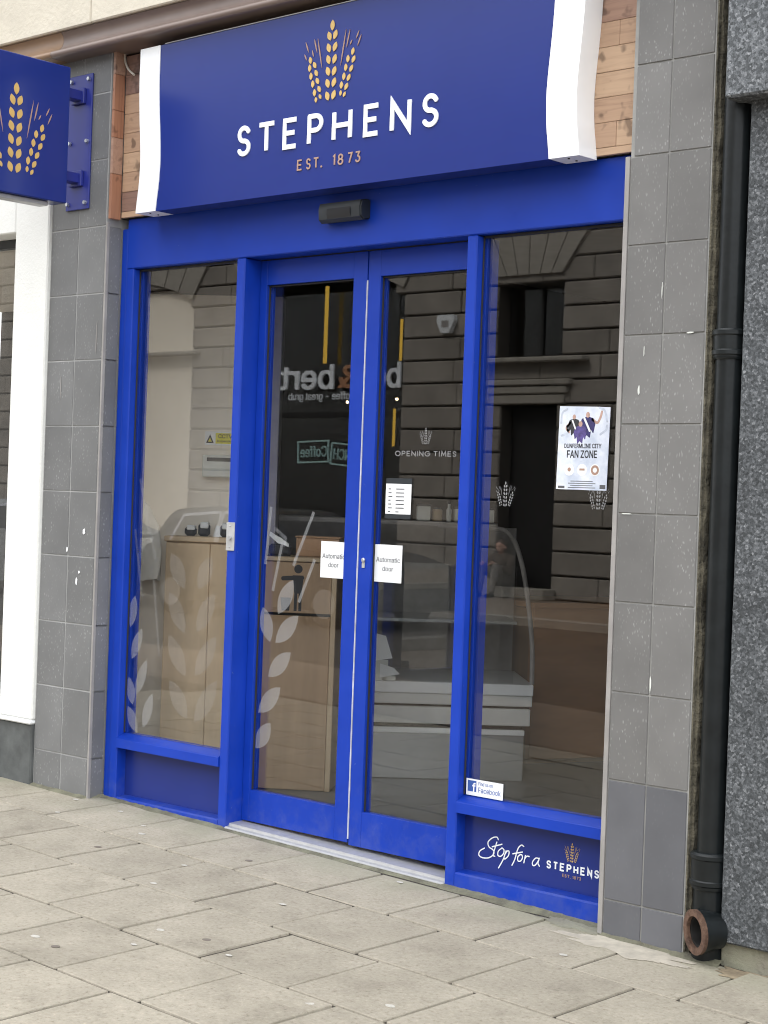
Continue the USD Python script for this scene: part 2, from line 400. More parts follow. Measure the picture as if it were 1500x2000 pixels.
def tile_mat(name, base, fleck, rough):
    n = {'geo': ('geometry', {}), 'oi': ('object_info', {}),
         'map': ('mapping', {'rotation': (0.3, 0.75, 0.35), 'scale': (1.0, 1.0, 0.42)}),
         'wob': ('noise_texture', {'scale': 9.0, 'detail': 1.0}), 'wsc': ('vector_math', {'math_type': 'scale', 'scale': 0.05}), 'wad': ('vector_math', {'math_type': 'add'}),
         'v': ('voronoi_texture', {'scale': 125.0, 'randomness': 1.0}),
         'sep': ('separate_color', {}),
         'near': ('map_range', {'from_min': 0.14, 'from_max': 0.36, 'to_min': 1.0, 'to_max': 0.0, 'clamp': True}),
         'pick': ('map_range', {'from_min': 0.34, 'from_max': 0.85, 'to_min': 0.0, 'to_max': 1.0, 'clamp': True}),
         'nb': ('noise_texture', {'scale': 5.0, 'detail': 4.0}),
         'nbr': ('map_range', {'from_min': 0.38, 'from_max': 0.62, 'to_min': 0.15, 'to_max': 1.0, 'clamp': True}),
         'm1': ('math', {'math_type': 'multiply'}), 'm2': ('math', {'math_type': 'multiply'}), 'm3': ('math', {'math_type': 'multiply', 'value2': fleck}),
         'c': ('rgb_ramp', {'ramp': [(0.3, np.array(base) * 0.9), (0.7, np.array(base) * 1.1)]}),
         'mr': ('map_range', {'from_min': 0.0, 'from_max': 1.0, 'to_min': 0.88, 'to_max': 1.10}), 'hv': ('hsv', {}),
         'mix': ('mix_color', {'b': (0.50, 0.50, 0.48)}),
         'bn': ('noise_texture', {'scale': 160.0, 'detail': 3.0}), 'bp': ('bump', {'strength': 0.12, 'distance': 0.002}),
         'p': ('principled_bsdf', {'roughness': rough, 'specular_ior_level': 0.4})}
    l = [('geo.position', 'wob.vector'), ('wob.color', 'wsc.vector1'), ('geo.position', 'wad.vector1'), ('wsc.vector', 'wad.vector2'), ('wad.vector', 'map.vector'), ('map.vector', 'v.vector'), ('v.distance', 'near.value'), ('v.color', 'sep.color'), ('sep.r', 'pick.value'),
         ('geo.position', 'nb.vector'), ('nb.fac', 'nbr.value'), ('near.result', 'm1.value1'), ('pick.result', 'm1.value2'), ('m1.value', 'm2.value1'), ('nbr.result', 'm2.value2'), ('m2.value', 'm3.value1'),
         ('nb.fac', 'c.fac'), ('oi.random', 'mr.value'), ('mr.result', 'hv.value'), ('c.color', 'hv.color'), ('hv.color', 'mix.a'), ('m3.value', 'mix.fac'), ('mix.result', 'p.base_color'),
         ('geo.position', 'bn.vector'), ('bn.fac', 'bp.height'), ('bp.normal', 'p.normal')]
    usdkit.material(stage, LK + name, n, l, surface='p.BSDF')


tile_mat('tile_grey', (0.156, 0.157, 0.156), 0.45, 0.40)
tile_mat('tile_warm', (0.162, 0.158, 0.152), 0.40, 0.40)
tile_mat('tile_plain', (0.118, 0.119, 0.128), 0.05, 0.45)

# paving slab: pitted concrete with aggregate specks, greenish towards the shopfront
usdkit.material(stage, LK + 'slab', {
    'geo': ('geometry', {}), 'oi': ('object_info', {}), 'sx': ('separate_xyz', {}),
    'n1': ('noise_texture', {'scale': 4.0, 'detail': 6.0, 'roughness': 0.65}),
    'n2': ('noise_texture', {'scale': 70.0, 'detail': 6.0, 'roughness': 0.75}),
    'c1': ('rgb_ramp', {'ramp': [(0.28, (0.325, 0.291, 0.232)), (0.45, (0.41, 0.368, 0.296)), (0.7, (0.485, 0.437, 0.354))]}),
    'c2': ('rgb_ramp', {'ramp': [(0.30, (0.50, 0.48, 0.44)), (0.44, (0.93, 0.93, 0.92)), (0.58, (1.03, 1.03, 1.03)), (0.68, (1.3, 1.28, 1.25))]}),
    'mul': ('mix_color', {'blend_type': 'multiply', 'fac': 0.85, 'use_clamp': False}),
    'mr': ('map_range', {'from_min': 0.0, 'from_max': 1.0, 'to_min': 0.93, 'to_max': 1.06}), 'hv': ('hsv', {}),
    'mossx': ('map_range', {'from_min': -0.32, 'from_max': -0.04, 'to_min': 0.0, 'to_max': 1.0, 'clamp': True}),
    'n3': ('noise_texture', {'scale': 3.3, 'detail': 4.0}), 'mossn': ('map_range', {'from_min': 0.40, 'from_max': 0.62, 'to_min': 0.0, 'to_max': 0.75, 'clamp': True}),
    'mm': ('math', {'math_type': 'multiply'}), 'moss': ('mix_color', {'b': (0.33, 0.325, 0.23)}),
    'v': ('voronoi_texture', {'scale': 90.0}), 'bp': ('bump', {'strength': 0.6, 'distance': 0.006}), 'bp2': ('bump', {'strength': 0.25, 'distance': 0.01}),
    'p': ('principled_bsdf', {'roughness': 0.88, 'specular_ior_level': 0.25})},
    [('geo.position', 'n1.vector'), ('geo.position', 'n2.vector'), ('geo.position', 'n3.vector'), ('geo.position', 'sx.vector'), ('geo.position', 'v.vector'), ('n1.fac', 'c1.fac'), ('n2.fac', 'c2.fac'),
     ('c1.color', 'mul.a'), ('c2.color', 'mul.b'), ('oi.random', 'mr.value'), ('mr.result', 'hv.value'), ('mul.result', 'hv.color'),
     ('sx.y', 'mossx.value'), ('n3.fac', 'mossn.value'), ('mossx.result', 'mm.value1'), ('mossn.result', 'mm.value2'), ('mm.value', 'moss.fac'), ('hv.color', 'moss.a'), ('moss.result', 'p.base_color'),
     ('n2.fac', 'bp.height'), ('n1.fac', 'bp2.height'), ('bp.normal', 'bp2.normal'), ('bp2.normal', 'p.normal')], surface='p.BSDF')

# dark exposed-aggregate cladding next door
def aggregate(name, f, scale=100.0):
    usdkit.material(stage, LK + name, {
        'geo': ('geometry', {}), 'v': ('voronoi_texture', {'scale': scale}), 'v2': ('voronoi_texture', {'scale': scale * 1.7}),
        'sep': ('separate_color', {}), 'sep2': ('separate_color', {}), 'n': ('noise_texture', {'scale': 4.0, 'detail': 5.0}), 'n2': ('noise_texture', {'scale': scale * 1.3, 'detail': 3.0}),
        'av': ('mix_float', {'fac': 0.3}), 'av2': ('mix_float', {'fac': 0.2}),
        'c': ('rgb_ramp', {'ramp': [(0.12, np.array((0.032, 0.035, 0.037)) * f), (0.45, np.array((0.074, 0.080, 0.085)) * f), (0.68, np.array((0.14, 0.148, 0.157)) * f), (0.80, np.array((0.20, 0.208, 0.218)) * f), (0.90, np.array((0.36, 0.367, 0.378)) * f)]}),
        'nr': ('map_range', {'from_min': 0.3, 'from_max': 0.7, 'to_min': 0.86, 'to_max': 1.12}), 'hv': ('hsv', {}),
        'bp': ('bump', {'strength': 0.55, 'distance': 0.004}), 'p': ('principled_bsdf', {'roughness': 0.55, 'specular_ior_level': 0.4})},
        [('geo.position', 'v.vector'), ('geo.position', 'v2.vector'), ('geo.position', 'n.vector'), ('geo.position', 'n2.vector'), ('v.color', 'sep.color'), ('v2.color', 'sep2.color'), ('sep.r', 'av.a'), ('sep2.g', 'av.b'), ('av.result', 'av2.a'), ('n2.fac', 'av2.b'), ('av2.result', 'c.fac'),
         ('n.fac', 'nr.value'), ('nr.result', 'hv.value'), ('c.color', 'hv.color'), ('hv.color', 'p.base_color'), ('av2.result', 'bp.height'), ('bp.normal', 'p.normal')], surface='p.BSDF')


aggregate('aggregate', 0.82, 128.0)
aggregate('aggregate_pale', 1.15, 118.0)


def wood_mat(name, base, dark, vertical=False):
    sc = (60, 60, 4) if vertical else (4, 60, 60)
    usdkit.material(stage, LK + name, {
        'geo': ('geometry', {}), 'map': ('mapping', {'scale': sc}), 'n': ('noise_texture', {'scale': 1.0, 'detail': 6.0, 'roughness': 0.65, 'distortion': 0.6}),
        'c': ('rgb_ramp', {'ramp': [(0.25, dark), (0.5, base), (0.8, np.minimum(np.array(base) * 1.12, 1))]}),
        'k': ('noise_texture', {'scale': 16.0, 'detail': 2.0}), 'kr': ('map_range', {'from_min': 0.60, 'from_max': 0.70, 'to_min': 0.0, 'to_max': 0.8, 'clamp': True}),
        'mx': ('mix_color', {'b': np.array(dark) * 0.45}), 'bp': ('bump', {'strength': 0.2, 'distance': 0.002}),
        'p': ('principled_bsdf', {'roughness': 0.5, 'specular_ior_level': 0.35})},
        [('geo.position', 'map.vector'), ('map.vector', 'n.vector'), ('n.fac', 'c.fac'), ('geo.position', 'k.vector'), ('k.fac', 'kr.value'), ('kr.result', 'mx.fac'), ('c.color', 'mx.a'), ('mx.result', 'p.base_color'), ('n.fac', 'bp.height'), ('bp.normal', 'p.normal')], surface='p.BSDF')


wood_mat('oak_pale', (0.52, 0.355, 0.235), (0.40, 0.26, 0.17))
wood_mat('oak_mid', (0.45, 0.295, 0.195), (0.32, 0.195, 0.13))
wood_mat('oak_rosy', (0.38, 0.235, 0.17), (0.26, 0.15, 0.11))
wood_mat('oak_brown', (0.26, 0.16, 0.125), (0.15, 0.09, 0.072))
wood_mat('oak_red', (0.34, 0.165, 0.10), (0.20, 0.09, 0.058), True)
OAKS = ['oak_pale', 'oak_mid', 'oak_pale', 'oak_rosy', 'oak_mid', 'oak_brown']


# ---------------------------------------------------------------- ground, pavement, road
def gz(x, y):
    return 0.003 - 0.023 * np.clip(x, -6, 6) + 0.0207 * np.clip(y, -5.2, 0.3)


def sheet(xs, ys, zf):
    X, Y = np.meshgrid(xs, ys, indexing='ij')
    Z = zf(X, Y)
    n, m = X.shape
    v = np.stack([X, Y, Z], -1).reshape(-1, 3)
    i = np.arange(n * m).reshape(n, m)
    f = np.concatenate([np.stack([i[:-1, :-1], i[1:, :-1], i[1:, 1:]], -1).reshape(-1, 3), np.stack([i[:-1, :-1], i[1:, 1:], i[:-1, 1:]], -1).reshape(-1, 3)])
    return trimesh.Trimesh(v, f, process=False)


single('ground', sheet([-400, 400], [-400, 400], lambda x, y: 0 * x - 0.40), 'ground_grey', kind='structure')
pv = Thing('pavement', kind='structure')
pv.part('bedding', sheet(np.linspace(-30, 16, 47), np.concatenate([np.linspace(-5.2, -3.2, 5), np.linspace(-3.1, 0.25, 8)]), lambda x, y: gz(x, y) - 0.0065), 'bed_sand')
PX, PYY, ROT = 0.395, 0.409, -0.019
OFF = [-0.155, 0.095, 0.205, 0.022, 0.300, 0.13, 0.31, 0.05]
cR, sR = math.cos(ROT), math.sin(ROT)
for r in range(8):
    y1 = -0.452 - PYY * (r - 1)
    if r == 0:
        y1 = -0.043
    y0 = -0.452 - PYY * r
    ks = range(-14, 9)
    for k in ks:
        x0 = OFF[r] + PX * k
        if x0 < -4.6 or x0 > 3.0:
            continue
        j = 0.0054 + 0.0028 * random.random()
        b = cb(x0 + j, x0 + PX - j, y0 + j, y1 - j, -0.035, 0, 0.002)
        v, f = vf(b)
        c = v.mean(0); v = v - c
        a = rng.normal(0, 0.0022); tx, ty = rng.normal(0, 0.0028, 2)
        v = np.stack([v[:, 0] * math.cos(a) - v[:, 1] * math.sin(a), v[:, 0] * math.sin(a) + v[:, 1] * math.cos(a), v[:, 2] + tx * v[:, 0] + ty * v[:, 1]], -1) + c
        v[:, 2] += rng.normal(0, 0.0012)
        w = np.stack([v[:, 0] * cR - v[:, 1] * sR, v[:, 0] * sR + v[:, 1] * cR, v[:, 2]], -1)
        w[:, 2] += gz(w[:, 0], w[:, 1])
        if w[:, 1].max() > -0.03 and w[:, 0].mean() < 3:
            w[:, 1] = np.minimum(w[:, 1], 0.02)
        pv.part('slab', trimesh.Trimesh(w, f, process=False), 'slab')
# beyond the slabs that show singly the paving goes on as one sheet
pv.part('far_paving', sheet(np.linspace(-30, 16, 47), [-5.2, -4.2, -3.33], lambda x, y: gz(x, y) - 0.004), 'pave_far')
# cement fillet where paving meets the shopfront
fil = []
xs = np.linspace(-1.9, 1.72, 160)
for i, x in enumerate(xs):
    q_ = float(meshkit.fbm(np.array([x * 7, 0.5, 0]), 3, 3)); front = -0.084 - 0.03 * q_ if (x < -1.5 or x > 1.25) else (-0.006 - 0.012 * q_ if -0.70 < x < 0.51 else -0.003 - 0.035 * q_)
    back = -0.07 if (x < -1.5 or x > 1.25) else (-0.0055 if -0.70 < x < 0.51 else 0.02)
    fil.append([(x, front - 0.02, gz(x, front) - 0.006), (x, front, gz(x, front) + 0.0015 + 0.002 * random.random()), (x, back, gz(x, back) + (0.001 if back == -0.0055 else 0.008 + 0.006 * random.random()))])
fv = np.array(fil).reshape(-1, 3); ff = []
for i in range(len(xs) - 1):
    for k in range(2):
        a = i * 3 + k; ff += [(a, a + 3, a + 4), (a, a + 4, a + 1)]
pv.part('cement_fillet', trimesh.Trimesh(fv, np.array(ff), process=False), 'dirty_cement')

def patch(cx, cy_, rx, ry, seed, n=90):
    t = np.linspace(0, 2 * math.pi, n, endpoint=False)
    k = [0.45 + 0.9 * float(meshkit.fbm(np.array([math.cos(a) * 4 + seed, math.sin(a) * 4, 0]), 4, seed)) for a in t]
    m = extr(Polygon([(cx + rx * q * math.cos(a), cy_ + ry * q * math.sin(a)) for a, q in zip(t, k)]).buffer(0), 0.0010, axes=((1, 0, 0), (0, 1, 0), (0, 0, 1)))
    v, f = vf(m); v[:, 2] += gz(v[:, 0], v[:, 1]) + 0.0004
    return trimesh.Trimesh(v, f, process=False)


pv.part('mortar_patch', patch(1.40, -0.16, 0.26, 0.085, 3), 'patch_pale', label='pale smear of mortar beside the right pillar')
pv.part('mortar_patch', patch(1.15, -0.075, 0.16, 0.05, 8), 'moss_cement')
pv.part('dirt_patch', patch(1.86, -0.12, 0.16, 0.06, 5), 'dirt_brown')
single('kerb', cb(-30, 16, -5.35, -5.2, -0.30, -0.108, 0.015), 'kerb_stone', kind='structure')
single('road', sheet(np.linspace(-60, 40, 11), np.linspace(-14.0, -5.35, 5), lambda x, y: 0 * x - 0.25), 'asphalt', kind='structure')
single('far_kerb', cb(-60, 40, -14.15, -14.0, -0.32, -0.13, 0.015), 'kerb_stone', kind='structure')
single('far_pavement', sheet(np.linspace(-60, 40, 11), np.linspace(-18.6, -14.15, 4), lambda x, y: 0 * x - 0.132), 'pave_far', kind='structure')

# gum spots trodden into the slabs
for x, y in [(-1.35, -0.36), (-1.2, -0.14), (-0.93, -0.24), (-0.82, -0.34), (-0.19, -0.81), (0.28, -1.18), (0.08, -1.53), (-0.32, -0.55), (0.31, -0.65), (0.63, -1.2), (1.12, -1.34), (0.35, -1.35), (-1.51, -0.14), (1.32, -0.38), (0.37, -0.1), (1.29, -1.18)]:
    n = 11; rr = 0.009 + 0.005 * random.random(); t = np.linspace(0, 2 * math.pi, n, endpoint=False)
    p = Polygon([(rr * (1 + 0.3 * random.random()) * math.cos(a) * 1.2, rr * (1 + 0.3 * random.random()) * math.sin(a) * 0.7) for a in t])
    single('chewing_gum', extr(p, 0.0012, O=(x, y, gz(x, y) + 0.0008), axes=((1, 0, 0), (0, 1, 0), (0, 0, 1))), 'gum', 'small pale spot of trodden chewing gum stuck on the paving slabs', 'chewing gum', 'pale gum spots on the paving')
for x, y in [(-0.22, -0.31), (0.21, -1.55), (-0.75, -0.62), (0.46, -1.14)]:
    p = Point(0, 0).buffer(0.016, quad_segs=5)
    single('chewing_gum', extr(affinity.scale(p, 1, 0.85), 0.0012, O=(x, y, gz(x, y) + 0.0008), axes=((1, 0, 0), (0, 1, 0), (0, 0, 1))), 'gum_dark', 'round dark spot of old chewing gum on the paving slabs', 'chewing gum', 'dark gum spots on the paving')

# ---------------------------------------------------------------- tiled pillars
ROWS_L = [0.209, 0.507, 0.801, 1.103, 1.394, 1.688, 1.983, 2.278, 2.577, 2.874, 3.17, 3.362]
ROWS_R = [0.092, 0.494, 0.79, 1.091, 1.388, 1.686, 1.983, 2.284, 2.582, 2.887, 3.19, 3.49]
TY = -0.082


def tile(th, x0, x1, z0, z1, mat, side=False):
    g = 0.0028
    if side:
        th.part('tile', cb(x0, x1, TY + 0.014, -0.002, z0 + g, z1 - g, 0.0016), mat)
    else:
        th.part('tile', cb(x0 + g, x1 - g, TY - 0.0006 * random.random(), TY + 0.010, z0 + g, z1 - g, 0.0016), mat)


pl = Thing('tiled_pillar', 'grey speckled tiled pillar left of the blue shopfront, beside the white render', 'pillar', (-1.70, -0.04, 0.04))
pl.part('core', cb(-1.903, -1.5105, TY + 0.0018, 0.10, 0.0, 3.40, 0), 'grout_pale')
for z0, z1 in zip([0.01] + ROWS_L[:-1], ROWS_L):
    tile(pl, -1.902, -1.703, z0, z1, 'tile_grey'); tile(pl, -1.703, -1.5115, z0, z1, 'tile_grey')
    if z1 < 2.6:
        tile(pl, -1.5105, -1.5005, z0, z1, 'tile_grey', True)
pl.part('corner_trim', cb(-1.5110, -1.5000, TY - 0.001, TY + 0.014, 0.01, 2.59, 0.001), 'grey_trim')
marks = [(-1.589, 1.217, .018, .028), (-1.706, 1.132, .012, .022), (-1.616, 1.033, .012, .014), (-1.632, 0.993, .013, .035), (-1.795, 1.86, .006, .10), (-1.55, 2.08, .004, .15), (-1.507, 1.50, .006, .02)]
for k, (x, z, w, h) in enumerate(marks):
    t = np.linspace(0, 2 * math.pi, 12, endpoint=False)
    p = Polygon([(w / 2 * math.cos(a) * (0.7 + 0.5 * random.random()), h / 2 * math.sin(a) * (0.7 + 0.5 * random.random())) for a in t])
    pl.part('plaster_scar', extr(p, 0.0012, O=(x, TY - 0.001, z)), 'sign_white' if k < 4 else 'grey_trim', label='small white scar left on the tiles' if k == 0 else None)

pr = Thing('tiled_pillar', 'grey tiled pillar right of the blue shopfront, white spatter, next to black downpipe', 'pillar', (1.41, -0.04, 0))
pr.part('core', cb(1.262, 1.577, TY + 0.0032, 0.35, -0.10, 3.6, 0), 'grout')
pr.part('core_upper', cb(1.2745, 1.5755, TY + 0.0055, 0.2, 2.6, 3.6, 0), 'grout')
for k, (z0, z1) in enumerate(zip([-0.08] + ROWS_R[:-1], ROWS_R)):
    m = 'tile_plain' if k < 2 else 'tile_warm'
    tile(pr, 1.262 if z1 < 2.6 else 1.274, 1.414, z0, z1, m); tile(pr, 1.414, 1.575, z0, z1, m)
pr.part('corner_trim', cb(1.243, 1.2605, TY - 0.002, TY + 0.014, -0.08, 2.585, 0.001), 'grey_trim')
pr.part('edge_bead', cb(1.577, 1.582, TY + 0.004, TY + 0.03, -0.08, 3.6, 0.001), 'mortar')
# ragged mortar along the pillar's outer edge
mv, mf = [], []
zs = np.linspace(-0.06, 3.6, 240)
for i, z in enumerate(zs):
    q = meshkit.fbm(np.array([z * 14, 1.0, 0]), 3, 5)
    e = 1.5845 + 0.014 * q
    mv += [(1.582, TY + 0.020, z), (1.586 + 0.008 * q, TY + 0.016 + 0.01 * q, z), (e, TY + 0.04, z), (e - 0.004, 0.05, z)]
for i in range(len(zs) - 1):
    for k in range(3):
        a = i * 4 + k; mf += [(a, a + 1, a + 5), (a, a + 5, a + 4)]
pr.part('mortar_edge', trimesh.Trimesh(np.array(mv), np.array(mf), process=False), 'mortar', smooth=50)
for x, z, w, h in [(1.407, 2.13, .003, .05), (1.33, 1.80, .008, .03), (1.418, 0.83, .007, .05), (1.30, 1.388, .05, .004), (1.52, 1.985, .03, .005), (1.345, 1.93, .003, .035)]:
    t = np.linspace(0, 2 * math.pi, 12, endpoint=False)
    p = Polygon([(w / 2 * math.cos(a) * (0.7 + 0.5 * random.random()), h / 2 * math.sin(a) * (0.8 + 0.4 * random.random())) for a in t])
    pr.part('paint_drip', extr(p, 0.0012, O=(x, TY - 0.001, z)), 'plastic_offwhite')

# ---------------------------------------------------------------- blue shopfront with its sliding doors
sf = Thing('shopfront', 'blue painted timber shopfront with glazed double sliding doors and two side windows', 'shopfront', (-0.07, 0.05, 0.0))
FY = 0.105
sf.part('jamb', cb(-1.460, -1.410, 0.0, FY, 0.0, 2.39, 0.004), 'blue_paint')
sf.part('jamb_strip', cb(-1.4995, -1.4615, 0.004, FY, 0.0, 2.57, 0.003), 'blue_paint')
sf.part('jamb', cb(1.190, 1.262, 0.0, FY, -0.08, 2.39, 0.004), 'blue_paint')
sf.part('mullion', cb(-0.742, -0.692, 0.0, FY, -0.02, 2.389, 0.004), 'blue_paint')
sf.part('mullion', cb(0.498, 0.546, 0.0, FY, -0.06, 2.389, 0.004), 'blue_paint')
sf.part('fascia_board', cb(-1.460, 1.262, 0.001, FY, 2.391, 2.612, 0.004), 'blue_paint')
for x0, x1 in ((-1.410, -0.742), (0.546, 1.190)):
    sill = prism_x([(-0.006, 0.268), (-0.006, 0.306), (0.0, 0.312), (0.046, 0.330), (0.08, 0.330), (0.08, 0.268)], x0 + 0.0005, x1 - 0.0005)
    sf.part('sill', sill, 'blue_paint')
    sf.part('bottom_rail', prism_x([(0.0, -0.08), (0.0, 0.042), (0.006, 0.048), (0.075, 0.056), (0.09, -0.08)], x0 + 0.0005, x1 - 0.0005), 'blue_paint')
    sf.part('kick_panel', cb(x0 + 0.0005, x1 - 0.0005, 0.052, 0.066, 0.05, 0.2675, 0), 'navy_vinyl')
    sf.part('pane', cb(x0 + 0.0005, x1 - 0.0005, 0.042, 0.048, 0.331, 2.3895, 0), 'glass')
    gk = []
    for a, b, c, d in ((x0, x0 + 0.005, 0.331, 2.389), (x1 - 0.007, x1, 0.331, 2.389), (x0 + 0.007, x1 - 0.007, 2.380, 2.389)):
        gk.append(cb(a + 0.0006, b - 0.0006, 0.034, 0.0418, c, d, 0.001))
    sf.part('gasket', gk, 'gasket')
    gi = []
    for a, b in ((x0 + 0.0006, x0 + 0.012), (x1 - 0.012, x1 - 0.0006)):
        gi.append(cb(a, b, 0.0485, 0.06, 0.331, 2.389, 0.001))
    sf.part('glazing_bead', gi, 'blue_paint')
# doors
DZ0, DZ1, DY0, DY1 = 0.045, 2.385, 0.090, 0.128
for li, (x0, x1, gx0, gx1) in enumerate(((-0.6895, -0.0815, -0.649, -0.155), (-0.0745, 0.548, -0.0095, 0.470))):
    zb = DZ0 - 0.008 * li
    dp = sf.part('sliding_door', [cb(x0, gx0, DY0, DY1, zb, DZ1, 0.001), cb(gx1, x1, DY0, DY1, zb, DZ1, 0.001),
                                  cb(gx0 + 0.0001, gx1 - 0.0001, DY0 + 0.0006, DY1 - 0.001, zb, 0.176, 0.001), cb(gx0 + 0.0001, gx1 - 0.0001, DY0 + 0.0006, DY1 - 0.001, 2.283, DZ1, 0.001)], 'blue_paint_door',
                 label=('left' if li == 0 else 'right') + ' leaf of the glazed automatic door')
    sf.part('pane', cb(gx0 + 0.0005, gx1 - 0.0005, 0.112, 0.118, 0.177, 2.282, 0), 'glass', under=dp)
    sf.part('gasket', [cb(gx0 + 0.0006, gx0 + 0.0035, 0.102, 0.1118, 0.177, 2.282, 0.001), cb(gx1 - 0.0035, gx1 - 0.0006, 0.102, 0.1118, 0.177, 2.282, 0.001), cb(gx0 + 0.006, gx1 - 0.006, 0.102, 0.1118, 2.276, 2.282, 0.001)], 'gasket', under=dp)
    sf.part('inner_bead', [cb(gx0 + 0.0006, gx0 + 0.01, 0.1182, 0.132, 0.177, 2.282, 0.001), cb(gx1 - 0.01, gx1 - 0.0006, 0.1182, 0.132, 0.177, 2.282, 0.001)], 'blue_paint_door', under=dp)
    if li == 1:
        lk = lathe([(0, 0), (0.009, 0), (0.009, 0.006), (0.006, 0.009), (0, 0.009)], 20)
        lk.apply_transform(trimesh.transformations.rotation_matrix(math.pi / 2, [1, 0, 0])); lk.apply_translation([-0.045, 0.0895, 1.166])
        sf.part('lock', lk, 'steel_bolt', under=dp)
        sf.part('keyhole_plate', cb(-0.053, -0.038, 0.0865, 0.0895, 1.135, 1.158, 0.002), 'aluminium', under=dp)
sf.part('brush_seal', cb(-0.0812, -0.0748, 0.0875, 0.11, 0.06, 2.27, 0.001), 'seal_grey')
sf.part('track_cover', cb(-0.6915, 0.4975, 0.0925, 0.104, 2.3862, 2.3905, 0), 'gasket')
th = prism_x([(-0.005, -0.08), (-0.005, 0.006), (0.0, 0.010), (0.02, 0.012), (0.022, 0.022), (0.06, 0.024), (0.15, 0.024), (0.15, -0.08)], -0.6915, 0.4975)
v, f = vf(th); v[:, 2] += np.where(v[:, 2] > -0.05, -0.023 * v[:, 0], 0)
sf.part('threshold', trimesh.Trimesh(v, f, process=False), 'aluminium', smooth=False)
# steel lock plate on the left mullion
lkp = sf.part('lock_plate', cb(-0.7435, -0.6945, -0.005, -0.0003, 1.172, 1.290, 0.0015), 'aluminium')
cyl = trimesh.creation.cylinder(0.009, 0.01, sections=20); cyl.apply_transform(trimesh.transformations.rotation_matrix(math.pi / 2, [1, 0, 0]))
c2 = cyl.copy(); c2.apply_translation([-0.717, -0.009, 1.226]); sf.part('key_cylinder', c2, 'steel_bolt', under=lkp)
for z in (1.188, 1.275):
    s_ = trimesh.creation.icosphere(1, 0.003); s_.apply_translation([-0.72, -0.006, z]); sf.part('screw', s_, 'steel_bolt', under=lkp)
# lettering on the right kick panel
HW = [[(0.705, 0.186), (0.697, 0.194), (0.677, 0.188), (0.658, 0.17), (0.663, 0.153), (0.682, 0.145), (0.686, 0.131), (0.665, 0.114), (0.634, 0.109), (0.617, 0.116), (0.622, 0.132), (0.642, 0.145)],
      [(0.698, 0.176), (0.684, 0.129), (0.691, 0.123)], [(0.678, 0.156), (0.722, 0.172)],
      [(0.723, 0.159), (0.707, 0.145), (0.705, 0.13), (0.717, 0.127), (0.73, 0.139), (0.732, 0.153), (0.723, 0.159)],
      [(0.742, 0.151), (0.729, 0.116), (0.71, 0.084)], [(0.736, 0.137), (0.748, 0.152), (0.756, 0.15), (0.752, 0.134), (0.738, 0.121), (0.734, 0.124)],
      [(0.821, 0.18), (0.81, 0.183), (0.795, 0.167), (0.783, 0.128), (0.771, 0.104)], [(0.773, 0.146), (0.816, 0.159)],
      [(0.807, 0.149), (0.796, 0.138), (0.797, 0.125), (0.808, 0.125), (0.817, 0.138), (0.814, 0.148), (0.807, 0.149)],
      [(0.83, 0.149), (0.824, 0.122)], [(0.827, 0.136), (0.836, 0.147), (0.847, 0.148)],
      [(0.89, 0.148), (0.876, 0.147), (0.863, 0.132), (0.864, 0.12), (0.875, 0.122), (0.887, 0.138), (0.892, 0.149), (0.887, 0.131), (0.894, 0.121)]]
hand = union_all([LineString(smoothline(s)).buffer(0.0022, quad_segs=4) for s in HW])
sf.part('handwritten_lettering', extr(hand, 0.0008, O=(0, 0.0515, 0)), 'letter_white')
word = []
for ch, x in zip('STEPHENS', np.linspace(0.924, 1.130, 8)):
    word.append(glyph(ch, 0.029, 0.0058, x, 0.120, w=0.021))
sf.part('kick_panel_lettering', extr(union_all(word), 0.0008, O=(0, 0.0515, 0)), 'letter_white')
sf.part('kick_panel_emblem', [extr(s, 0.0008, O=(1.030, 0.0515, 0.158)) for n_, s in emblem(0.066)], 'gold')
word, xx = [], 0.994
for ch in 'EST. 1873':
    if ch == ' ':
        xx += 0.005; continue
    word.append(glyph(ch, 0.011, 0.0018, xx, 0.101)); xx += GLYPH[ch][0] * 0.011 + 0.0045
sf.part('kick_panel_date', extr(union_all(word), 0.0008, O=(0, 0.0515, 0)), 'copper')

# ---------------------------------------------------------------- wood-plank backing behind the sign
wd = Thing('wood_cladding', 'mixed oak plank cladding behind the big blue sign', 'wood cladding', (-0.1, 0.0, 2.6))
wd.part('backing_board', cb(-1.499, 1.285, -0.006, 0.06, 2.614, 3.36, 0), 'void_black')
bz = [2.615, 2.642] + [2.642 + 0.0865 * k for k in range(1, 9)]
bz[-1] = min(bz[-1], 3.34)
for k, (z0, z1) in enumerate(zip(bz[:-1], bz[1:])):
    x = -1.4815
    while x < 1.275:
        L = random.choice([0.12, 0.2, 0.28, 0.4, 0.5])
        x1 = min(x + L, 1.275)
        if 1.275 - x1 < 0.05:
            x1 = 1.275
        if not (x > -1.05 and x1 < 0.9):
            wd.part('plank', cb(x + 0.0006, x1 - 0.0006, -0.022 - 0.0015 * random.random(), -0.0065, z0 + 0.0006, z1 - 0.0006, 0.0012), random.choice(OAKS) if k else 'oak_pale')
        x = x1
wd.part('centre_board', cb(-1.0, 0.85, -0.020, -0.0065, 2.616, 3.33, 0), 'oak_mid')
z = 2.606
while z < 3.33:
    h = random.choice([0.07, 0.12, 0.16, 0.2]); z1 = min(z + h, 3.345)
    wd.part('return_plank', cb(-1.4985, -1.4825, -0.0815, -0.0245, z + 0.0006, z1 - 0.0006, 0.0012), random.choice(['oak_red', 'oak_red', 'oak_rosy']))
    z = z1
wd.part('edge_bead', cb(1.2755, 1.285, -0.026, -0.0065, 2.616, 3.34, 0.001), 'oak_mid')
